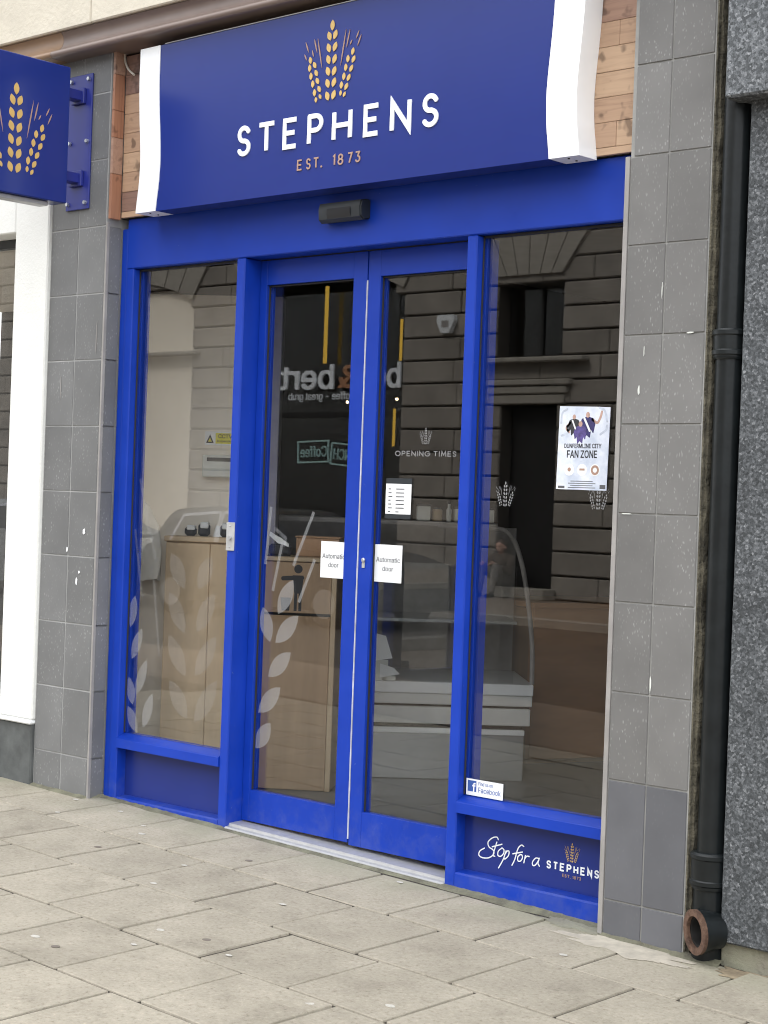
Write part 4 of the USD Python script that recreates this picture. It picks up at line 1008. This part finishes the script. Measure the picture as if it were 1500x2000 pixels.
WX = (tuple(cu3), (0, 0, 1), tuple(nn))
cc = Thing('cctv_notice', 'white and yellow CCTV notice on the beige inner wall', 'notice', (*(W0 + cu3 * -0.22)[:2], 1.637))
cc.part('plate', extr(sbox(-0.327, 1.640, -0.135, 1.706), 0.002, O=W0, axes=WX), 'paper', smooth=False)
W1 = W0 + nn * 0.002
cc.part('yellow_field', extr(sbox(-0.275, 1.648, -0.142, 1.699), 0.0006, O=W1, axes=WX), 'ink_yellow', smooth=False)
tri = Polygon([(-0.321, 1.650), (-0.283, 1.650), (-0.302, 1.692)])
cc.part('triangle', extr(tri.difference(tri.buffer(-0.006)), 0.0006, O=W1, axes=WX), 'ink_dark', smooth=False)
cc.part('triangle_fill', extr(tri.buffer(-0.0065), 0.0006, O=W1, axes=WX), 'ink_yellow', smooth=False)
cc.part('lettering', [flat_text('CCTV', 0.018, tuple(W1 + nn * 0.0006 + cu3 * -0.262 + np.array([0, 0, 1.675])), axes=WX, bold=True), flat_text('In operation', 0.010, tuple(W1 + nn * 0.0006 + cu3 * -0.269 + np.array([0, 0, 1.656])), axes=WX, bold=True)], 'ink_dark', smooth=False)
fu = Thing('fuse_box', 'off-white fuse box with dark window on the beige inner wall', 'fuse box', (*(W0 + cu3 * -0.2)[:2], 1.486))
fu.part('case', obox(CAB, cu, -0.325, -0.10, 0.045, 0.0995, 1.487, 1.592, 0.005), 'plastic_offwhite')
fu.part('window', obox(CAB, cu, -0.302, -0.11, 0.042, 0.046, 1.562, 1.580, 0.001), 'black_plastic')

# chilled display counter
DA, du = np.array([-1.199, 1.447]), np.array([0.703, 0.711])
dn = np.array([-du[1], du[0]])
dc = Thing('display_counter', 'white and steel chilled display counter behind the right door leaf', 'counter', (-0.9, 1.9, 0.02))
dc.part('lower_panel', obox(DA, du, -0.5, 0.765, 0.02, 0.7, 0.021, 0.278), 'steel_panel')
dc.part('steel_trim', obox(DA, du, -0.5, 0.766, 0.012, 0.02, 0.250, 0.278, 0.004), 'sign_white')  # white strip painting the highlight along the top of the steel panel
dc.part('shadow_gap', obox(DA, du, -0.5, 0.76, 0.05, 0.68, 0.2785, 0.2995, 0), 'void_black')
dc.part('middle_panel', obox(DA, du, -0.5, 0.790, 0.0, 0.7, 0.30, 0.385), 'white_metal')
dc.part('upper_gap', obox(DA, du, -0.5, 0.785, 0.02, 0.68, 0.3855, 0.397, 0), 'void_black')
dc.part('upper_panel', obox(DA, du, -0.5, 0.797, -0.004, 0.7, 0.3975, 0.452), 'white_metal')
dc.part('ledge', obox(DA, du, -0.5, 0.80, -0.012, 0.7, 0.4525, 0.508), 'sign_white')
prof = smoothline([(0.796, 0.509), (0.790, 0.70), (0.763, 0.912), (0.722, 1.116), (0.660, 1.256), (0.56, 1.285), (0.30, 1.29)], 6)
dc.part('end_frame', tube([(*(DA + du * s_ + dn * 0.02), z_) for s_, z_ in prof], 0.012, 8), 'grey_trim')
dc.part('top_shelf', obox(DA, du, -0.5, 0.60, 0.05, 0.5, 1.286, 1.31), 'grey_trim')
dc.part('front_glass', obox(DA, du, -0.5, 0.70, 0.018, 0.023, 0.509, 1.10, 0), 'glass')
dc.part('inner_shelf', obox(DA, du, -0.5, 0.72, 0.10, 0.60, 0.80, 0.815, 0), 'steel_panel')
dc.part('back_panel', obox(DA, du, -0.5, 0.78, 0.68, 0.70, 0.509, 1.28, 0), 'grey_trim')
for s0, z0, w, h, lab in ((-0.03, 0.60, 0.12, 0.13, 'large white price card standing in the display counter'), (0.03, 0.522, 0.10, 0.05, 'low white price card lying at the front of the display counter')):
    pc = Thing('price_card', lab, 'price card', (*(DA + du * (s0 + w / 2) + dn * 0.01), 0.51))
    pc.part('card', extr(Polygon([(s0, z0), (s0 + w, z0 + 0.02), (s0 + w * 0.7, z0 + h), (s0, z0 + h + 0.02)]), 0.003, O=(*(DA + dn * 0.010), 0), axes=((*du, 0), (0, 0, 1), (*(-dn), 0))), 'paper')
    pc.part('foot', obox(DA, du, s0 + 0.01, s0 + w - 0.02, 0.0108, 0.0165, 0.509, z0 + 0.01, 0.002), 'plastic_offwhite')
for s0, s1, h_, nm_, mt_, lab in ((0.195, 0.262, 0.085, 'box', 'plastic_offwhite', 'pale box on top of the display counter, left of the round tub'), (0.275, 0.325, 0.06, 'tub', 'wood_edge', 'round tan tub on top of the display counter'), (0.345, 0.372, 0.088, 'bottle', 'plastic_offwhite', 'slim pale bottle on top of the display counter'), (0.385, 0.45, 0.075, 'box', 'plastic_offwhite', 'pale box on top of the display counter, right of the slim bottle'), (0.545, 0.585, 0.075, 'box', 'plastic_offwhite', 'small pale box at the right end of the display counter top')):
    c_ = DA + du * (s0 + s1) / 2 + dn * 0.14
    t_ = Thing('counter_' + nm_, lab, nm_, (*c_, 1.3105))
    if nm_ == 'box':
        t_.part('carton', obox(DA, du, s0, s1, 0.10, 0.18, 1.3105, 1.3105 + h_ * 0.86, 0.003), mt_); t_.part('lid', obox(DA, du, s0 - 0.002, s1 + 0.002, 0.098, 0.182, 1.3108 + h_ * 0.86, 1.31 + h_, 0.002), 'black_plastic')
    else:
        r_ = (s1 - s0) / 2
        pr2 = [(0, 0), (r_, 0), (r_, h_ * 0.9), (r_ * 0.9, h_), (0, h_)] if nm_ == 'tub' else [(0, 0), (r_, 0), (r_, h_ * 0.65), (r_ * 0.5, h_ * 0.8), (r_ * 0.5, h_), (0, h_)]
        m_ = lathe(pr2, 20); m_.apply_translation([*c_, 1.3105]); t_.part('body', m_, mt_)
        cp_ = lathe([(0, h_), (r_ * 0.62, h_), (r_ * 0.62, h_ * 1.14), (0, h_ * 1.14)], 16); cp_.apply_translation([*c_, 1.311]); t_.part('cap', cp_, 'black_plastic')
BA, bu = np.array([-.986, 2.465]), np.array([0.411, 0.911]); bu = bu / np.linalg.norm(bu)
bc = Thing('brown_counter', 'brown wood-fronted counter deep in the shop behind the right window', 'counter', (-0.8, 3.0, 0.02))
bc.part('front', obox(BA, bu, 0.0, 1.4, 0.0, 0.05, 0.05, 0.86), 'counter_brown')
bc.part('carcass', obox(BA, bu, 0.005, 1.395, 0.0505, 0.55, 0.021, 0.855), 'laminate')
bc.part('top', obox(BA, bu, -0.01, 1.41, -0.02, 0.58, 0.8605, 0.89), 'counter_brown')

# ---------------------------------------------------------------- the stone building across the street
OY = -18.0
OA = ((-1, 0, 0), (0, 0, 1), (0, 1, 0))
ob = Thing('stone_building', 'rusticated sandstone building across the street, seen reflected in the shop glass', 'building', (-16, OY, -0.13))
ARCH = [(-25.5, -21.5, -0.13, 5.30, 0.42), (-19.9, -15.98, -0.13, 5.25, 0.40)]
RECT = [(-13.74, -12.36, 3.90, 5.28), (-13.60, -12.42, -0.13, 3.10), (-9.6, -8.2, -0.13, 3.0), (-9.6, -8.2, 3.9, 5.28), (-5.5, -4.0, 0.8, 4.6), (-1.5, 0.0, 0.8, 4.6)]
CH = 0.405
zc = -0.13
while zc < 8.2:
    z1 = zc + CH
    iv = [(-34.0, 4.0)]
    zm = zc + CH / 2
    cuts = []
    for a, b, z0, zs_, rise in ARCH:
        if z0 - 0.01 < zm < zs_ + rise:
            if zm < zs_:
                cuts.append((a, b))
            else:
                h = (zm - zs_) / rise; w = (b - a) / 2 * math.sqrt(max(0, 1 - h)); c_ = (a + b) / 2; cuts.append((c_ - w, c_ + w))
        elif zs_ + rise <= zm < zs_ + rise + 0.2:
            pass
    for a, b, z0, zt in RECT:
        if z0 - 0.01 < zm < zt + 0.05:
            cuts.append((a, b))
    if 6.6 < zm < 7.8:
        for k in range(8):
            cuts.append((-30 + 4.2 * k, -28.6 + 4.2 * k))
    for a, b in sorted(cuts):
        new = []
        for p, q_ in iv:
            if b <= p or a >= q_:
                new.append((p, q_))
            else:
                if a > p: new.append((p, a))
                if b < q_: new.append((b, q_))
        iv = new
    course, back = [], []
    for p, q_ in iv:
        x = p
        while x < q_ - 0.01:
            x2 = min(x + (0.9 + 0.5 * random.random()), q_)
            if q_ - x2 < 0.3: x2 = q_
            course.append(cb(x + 0.004, x2 - 0.004, OY - 0.2, OY + 0.01 * random.random(), zc + 0.016, z1 - 0.016, 0.018))
            x = x2
        back.append(cb(p, q_, OY - 0.55, OY - 0.05, zc, z1, 0))
    ob.part('stone_course', course, 'sandstone')
    ob.part('core', back, 'sandstone_back')
    zc = z1
for a, b, z0, zs_, rise in ARCH:      # voussoirs over the arches
    c_ = (a + b) / 2; n_ = 9; R_ = ((b - a) ** 2 / 4 + rise ** 2) / (2 * rise); zc0 = zs_ + rise - R_
    th0 = math.asin((b - a) / 2 / R_)
    for k in range(n_):
        t0, t1 = -th0 + 2 * th0 * k / n_, -th0 + 2 * th0 * (k + 1) / n_
        g = 0.006 / R_ * 2
        pts = [(c_ + R_ * math.sin(t), zc0 + R_ * math.cos(t)) for t in (t0 + g, (t0 + t1) / 2, t1 - g)] + [(c_ + (R_ + 0.75) * math.sin(t) * 1.06 - 0.06 * c_ * 0, zc0 + (R_ + 0.75) * math.cos(t)) for t in (t1 - g, t0 + g)]
        ob.part('voussoir', extr(Polygon([(-x, z) for x, z in pts]).buffer(0), 0.25, O=(0, OY - 0.2, 0), axes=OA), 'sandstone_pale', smooth=False)
for k in range(6):                    # flat arch over the small window
    a, b = -13.74, -12.36
    x0, x1 = a + (b - a) * k / 6, a + (b - a) * (k + 1) / 6; c_ = (a + b) / 2
    pts = [(x0 + 0.01, 5.28), (x1 - 0.01, 5.28), (c_ + (x1 - c_) * 1.75 - 0.01, 6.0), (c_ + (x0 - c_) * 1.75 + 0.01, 6.0)]
    ob.part('voussoir', extr(Polygon([(-x, z) for x, z in pts]), 0.26, O=(0, OY - 0.2, 0), axes=OA), 'sandstone_pale', smooth=False)
ob.part('ledge', cb(-25.8, -21.25, OY - 0.1, OY + 0.14, 4.19, 4.27, 0.02), 'sandstone_pale')
ob.part('ledge', cb(-13.95, -11.8, OY - 0.1, OY + 0.22, 3.80, 3.885, 0.02), 'sandstone_pale')
ob.part('door_moulding', [cb(-13.95, -12.1, OY - 0.1, OY + 0.12, 3.42, 3.52, 0.02), cb(-13.85, -12.2, OY - 0.1, OY + 0.08, 3.28, 3.41, 0.02), cb(-13.8, -12.25, OY - 0.1, OY + 0.05, 3.11, 3.27, 0.02)], 'sandstone_pale')
dd = ob.part('door', cb(-13.59, -12.43, OY - 0.40, OY - 0.32, -0.12, 3.09, 0.01), 'door_dark')
ob.part('door_plate', cb(-12.62, -12.56, OY - 0.3195, OY - 0.31, 2.15, 2.45, 0.004), 'pole_yellow', under=dd)
for a, b, z0, zt in [RECT[0]] + RECT[2:]:
    wf = ob.part('window_frame', [cb(a, a + 0.07, OY - 0.42, OY - 0.36, z0, zt + 0.02, 0.005), cb(b - 0.07, b, OY - 0.42, OY - 0.36, z0, zt + 0.02, 0.005), cb((a + b) / 2 - 0.03, (a + b) / 2 + 0.03, OY - 0.42, OY - 0.36, z0, zt, 0.005), cb(a, b, OY - 0.415, OY - 0.365, z0, z0 + 0.07, 0.005)], 'door_dark')
    ob.part('pane', cb(a + 0.07, b - 0.07, OY - 0.40, OY - 0.395, z0 + 0.07, zt, 0), 'glass', under=wf)
ob.part('dark_interior', [cb(-34, 4, OY - 3.0, OY - 2.9, -0.13, 8.2, 0), cb(-34, 4, OY - 2.9, OY - 0.56, -0.13, -0.10, 0), cb(-34, 4, OY - 2.9, OY - 0.56, 6.0, 6.1, 0)], 'room_dark')
ob.part('roof', cb(-34.2, 4.2, OY - 6, OY + 0.25, 8.38, 8.75, 0.05), 'sandstone_pale')
for k in range(8):
    for z in (6.55,):
        ob.part('upper_window', cb(-30 + 4.2 * k, -28.6 + 4.2 * k, OY - 0.40, OY - 0.30, z, z + 1.4, 0), 'car_glass')
# the cafe in the second arch: glazing and its lettering
ob.part('shop_pane', cb(-19.9, -15.98, OY - 0.30, OY - 0.294, 0.5, 5.3, 0), 'glass')
ob.part('pale_door', cb(-25.5, -21.5, OY - 0.22, OY - 0.14, -0.12, 5.75, 0.01), 'cream_paint')  # added pale panel in the first arch, brightens the left window by its reflection
ob.part('stall_riser', cb(-19.9, -15.98, OY - 0.34, OY - 0.22, -0.12, 0.5, 0.01), 'door_dark')
ob.part('transom', cb(-19.9, -15.98, OY - 0.33, OY - 0.24, 2.95, 3.05, 0.01), 'door_dark')
zy = OY + 0.0
ob.part('lettering', [flat_text('bob', 0.44, (-15.99, zy, 3.47), axes=OA, d=0.04, bold=True, width=1.06), flat_text('bert', 0.44, (-17.65, zy, 3.47), axes=OA, d=0.04, bold=True, width=1.40)], 'lettering_pale', smooth=False)
ob.part('ampersand', flat_text('&', 0.40, (-17.06, zy, 3.48), axes=OA, d=0.04, bold=True, width=0.48), 'lettering_copper', smooth=False)
ob.part('strapline', flat_text('great coffee - great grub', 0.14, (-16.62, zy, 3.26), axes=OA, d=0.02, width=2.22), 'lettering_pale', smooth=False)
for x0, z0, t_, tl in ((-16.9, 2.05, 'LUNCH', 0.08), (-17.75, 2.15, 'Coffee', -0.04)):
    fr = sbox(-0.04, -0.06, 0.78, 0.36).difference(sbox(-0.01, -0.03, 0.75, 0.33))
    ob.part('window_sign', [extr(affinity.rotate(fr, math.degrees(tl), origin=(0, 0)), 0.03, O=(x0, zy, z0), axes=OA), flat_text(t_, 0.2, (x0 - 0.02, zy, z0 + 0.05), axes=OA, d=0.03, width=0.68, tilt=tl)], 'lettering_teal', smooth=False)
usdkit.material(stage, LK + 'bulb', {'e': ('emission', {'color': (1.0, 0.72, 0.42), 'strength': 14.0})}, surface='e.emission')
for x, z in ((-17.45, 3.22), (-16.22, 3.26)):
    bl = trimesh.creation.icosphere(2, 0.028); bl.apply_translation([x, OY - 0.15, z])
    q_ = ob.part('pendant_lamp', tube([(x, OY - 0.15, z + 0.05), (x, OY - 0.15, 5.2)], 0.008, 6), 'door_dark')
    ob.part('bulb', bl, 'bulb', under=q_)
usdkit.material(stage, LK + 'tube_glow', {'e': ('emission', {'color': (1.0, 0.62, 0.10), 'strength': 1.1})}, surface='e.emission')
for x, z0, z1, r_ in ((-18.02, 3.95, 5.4, 0.036), (-16.12, 3.95, 4.7, 0.026), (-16.22, 2.40, 3.08, 0.026)):
    ob.part('light_tube', tube([(x, OY - 0.10, z0), (x, OY - 0.10, z1)], r_), 'tube_glow')
al = Thing('alarm_box', 'white alarm bell box on the stone building across the street', 'alarm box', (-14.92, OY, 4.35))
al.part('case', extr(Polygon([(14.76, 4.68), (15.08, 4.68), (15.10, 4.60), (15.0, 4.40), (14.84, 4.40), (14.74, 4.60)]).buffer(0.02), 0.10, O=(0, OY + 0.012, 0), axes=OA), 'bell_white')
al.part('label', extr(sbox(14.84, 4.48, 15.0, 4.60), 0.004, O=(0, OY + 0.112, 0), axes=OA), 'grey_trim', smooth=False)


# ---------------------------------------------------------------- parked cars across the street (seen reflected)
def car(x0, y0, L, paint, label):
    c = Thing('parked_car', label, 'car', (x0 + L / 2, y0, -0.25), group='cars parked across the street')
    z = -0.25
    body = [(0.0, 0.45), (0.03, 0.75), (0.12, 0.92), (0.55, 1.0), (1.0, 1.02), (L - 1.25, 1.0), (L - 0.35, 0.86), (L - 0.06, 0.72), (L, 0.5), (L - 0.02, 0.30), (L - 0.4, 0.22), (0.4, 0.22), (0.05, 0.30)]
    cabn = [(0.12, 0.93), (0.42, 1.36), (0.75, 1.46), (1.6, 1.50), (2.2, 1.44), (2.75, 1.15), (L - 1.20, 0.985)]
    def slab(prof, w, taper=0.0):
        p = Polygon(smoothline(prof + [prof[0]], 4)).buffer(0)
        m = extr(p, w, O=(0, w / 2, 0), axes=((1, 0, 0), (0, 0, 1), (0, -1, 0)))
        v, f = vf(m)
        if taper:
            k = 1 - taper * np.clip((v[:, 2] - 0.95) / 0.55, 0, 1); v[:, 1] *= k
        return trimesh.Trimesh(v + np.array([x0, y0, z]), f, process=False)
    c.part('body', slab(body, 1.75), paint, smooth=35)
    c.part('cabin', slab(cabn, 1.60, 0.18), paint, smooth=35)
    for sy_ in (1, -1):
        for g in ([(0.55, 0.99), (0.72, 1.34), (1.42, 1.40), (1.42, 1.01)], [(1.52, 1.01), (1.52, 1.40), (2.1, 1.36), (2.62, 1.10), (2.62, 1.01)]):
            p = Polygon(g).buffer(-0.02).buffer(0.02)
            m = extr(p, 0.012, O=(0, 0, 0), axes=((1, 0, 0), (0, 0, 1), (0, -1, 0)))
            v, f = vf(m)
            yy = 0.80 * (1 - 0.18 * np.clip((v[:, 2] - 0.95) / 0.55, 0, 1))
            v[:, 1] = sy_ * (yy + 0.004 + (v[:, 1] > -0.006) * 0.004)
            c.part('window', trimesh.Trimesh(v + np.array([x0, y0, z]), f if sy_ > 0 else f[:, ::-1], process=False), 'car_glass', smooth=False)
            v2, f2 = vf(extr(p.buffer(0.045).difference(p.buffer(0.004)), 0.010, axes=((1, 0, 0), (0, 0, 1), (0, -1, 0))))
            v2[:, 1] = sy_ * (0.80 * (1 - 0.18 * np.clip((v2[:, 2] - 0.95) / 0.55, 0, 1)) + 0.003 + (v2[:, 1] > -0.005) * 0.008)
            c.part('window_trim', trimesh.Trimesh(v2 + np.array([x0, y0, z]), f2 if sy_ > 0 else f2[:, ::-1], process=False), 'seal_grey', smooth=False)
        for wx in (0.72, L - 0.78):
            w_ = lathe([(0, -0.10), (0.25, -0.10), (0.31, -0.07), (0.31, 0.07), (0.25, 0.10), (0, 0.10)], 28)
            w_.apply_transform(trimesh.transformations.rotation_matrix(math.pi / 2, [1, 0, 0])); w_.apply_translation([x0 + wx, y0 + sy_ * 0.80, z + 0.31])
            tp = c.part('wheel', w_, 'tyre')
            h_ = lathe([(0, -0.012), (0.19, -0.012), (0.19, 0.012), (0, 0.02)], 20)
            h_.apply_transform(trimesh.transformations.rotation_matrix(math.pi / 2, [1, 0, 0])); h_.apply_translation([x0 + wx, y0 + sy_ * 0.905, z + 0.31])
            c.part('rim', h_, 'grey_trim', under=tp)


car(-14.2, -11.6, 4.3, 'car_dark', 'dark hatchback parked across the street, reflected in the doors')
car(-18.9, -11.7, 4.3, 'car_silver', 'silver hatchback parked behind the dark one across the street')

# ---------------------------------------------------------------- someone sitting on the doorstep across the street (seen reflected)
single('door_step', cb(-13.75, -12.3, OY + 0.001, OY + 0.36, -0.131, 0.05, 0.015), 'sandstone_pale', 'worn stone doorstep below the dark door across the street', 'step')
PB = np.array([-13.25, OY + 0.20, 0.05])


def figure(bones, grow=0.0, res=0.02):
    out = m3.Manifold()
    for a, ra, b, rb in bones:
        s1 = m3.Manifold.sphere(ra + grow, 20).translate(list(PB + np.array(a))); s2 = m3.Manifold.sphere(rb + grow, 20).translate(list(PB + np.array(b)))
        out = out + m3.Manifold.batch_hull([s1, s2])
    m = out.refine_to_length(res).to_mesh()
    t = trimesh.Trimesh(np.array(m.vert_properties[:, :3], float), np.array(m.tri_verts, int))
    return trimesh.smoothing.filter_taubin(t, iterations=8)


torso = [((-0.09, 0.0, 0.11), 0.105, (0.09, 0.0, 0.11), 0.105), ((0, 0.0, 0.13), 0.125, (0, 0.05, 0.42), 0.115), ((-0.11, 0.05, 0.47), 0.075, (0.11, 0.05, 0.47), 0.075), ((0, 0.05, 0.46), 0.09, (0, 0.05, 0.40), 0.12)]
legs, arms, hands, shins, shoes = [], [], [], [], []
for sx in (-1, 1):
    legs.append(((sx * 0.10, 0.0, 0.10), 0.085, (sx * 0.14, 0.40, 0.33), 0.060))
    shins.append(((sx * 0.14, 0.40, 0.33), 0.058, (sx * 0.13, 0.47, -0.06), 0.042))
    shoes.append(((sx * 0.13, 0.46, -0.135), 0.042, (sx * 0.145, 0.63, -0.142), 0.034))
    arms += [((sx * 0.19, 0.05, 0.47), 0.058, (sx * 0.25, 0.16, 0.24), 0.043), ((sx * 0.25, 0.16, 0.24), 0.042, (sx * 0.14, 0.36, 0.36), 0.030)]
    hands.append(((sx * 0.14, 0.36, 0.36), 0.030, (sx * 0.10, 0.43, 0.39), 0.030))
    for k in range(4):
        b0 = np.array([sx * (0.115 - 0.014 * k), 0.455, 0.405 - 0.007 * k]); L = (0.036, 0.042, 0.039, 0.031)[k]
        b1 = b0 + np.array([-sx * 0.012, L * 0.9, -0.012]); b2 = b1 + np.array([-sx * 0.004, L * 0.45, -L * 0.6])
        hands += [(tuple(b0), 0.010, tuple(b1), 0.009), (tuple(b1), 0.009, tuple(b2), 0.008)]
    hands.append(((sx * 0.115, 0.40, 0.40), 0.012, (sx * 0.075, 0.445, 0.425), 0.009))
head = [((0, 0.06, 0.50), 0.052, (0, 0.085, 0.60), 0.050), ((0, 0.09, 0.68), 0.090, (0, 0.105, 0.62), 0.066), ((0, 0.165, 0.645), 0.013, (0, 0.178, 0.625), 0.014), ((-0.088, 0.08, 0.655), 0.018, (-0.090, 0.075, 0.635), 0.014), ((0.088, 0.08, 0.655), 0.018, (0.090, 0.075, 0.635), 0.014)]
M('skin', (0.50, 0.30, 0.23), rough=0.6, var=0.06)
M('coat_brown', (0.075, 0.055, 0.042), rough=0.9, var=0.15)
M('trousers_grey', (0.20, 0.185, 0.17), rough=0.9, var=0.15)
M('hair_brown', (0.05, 0.032, 0.022), rough=0.7)
pe = Thing('person', 'person in a dark brown jacket and grey trousers sitting on the doorstep across the street', 'person', tuple(PB))
bd = pe.part('body', figure(torso + legs + shins + arms + hands + head, 0.0, 0.014), 'skin', smooth=60)
pe.part('jacket', figure(torso + arms, 0.013), 'coat_brown', smooth=60)
pe.part('trousers', figure([torso[0]] + legs + shins, 0.012), 'trousers_grey', smooth=60)
for q in shoes:
    pe.part('shoe', figure([q], 0.0, 0.015), 'tyre', smooth=60)
pe.part('hair', figure([((0, 0.075, 0.70), 0.093, (0, 0.05, 0.65), 0.088)]), 'hair_brown', smooth=60)
for sx in (-1, 1):
    e = trimesh.creation.icosphere(2, 0.011); e.apply_translation(PB + np.array([sx * 0.033, 0.163, 0.665])); pe.part('eye', e, 'ink_dark')
mo = cb(-0.024, 0.024, -0.004, 0.004, -0.004, 0.004, 0.002).translate(list(PB + np.array([0, 0.166, 0.592]))); pe.part('mouth', mo, 'rust')
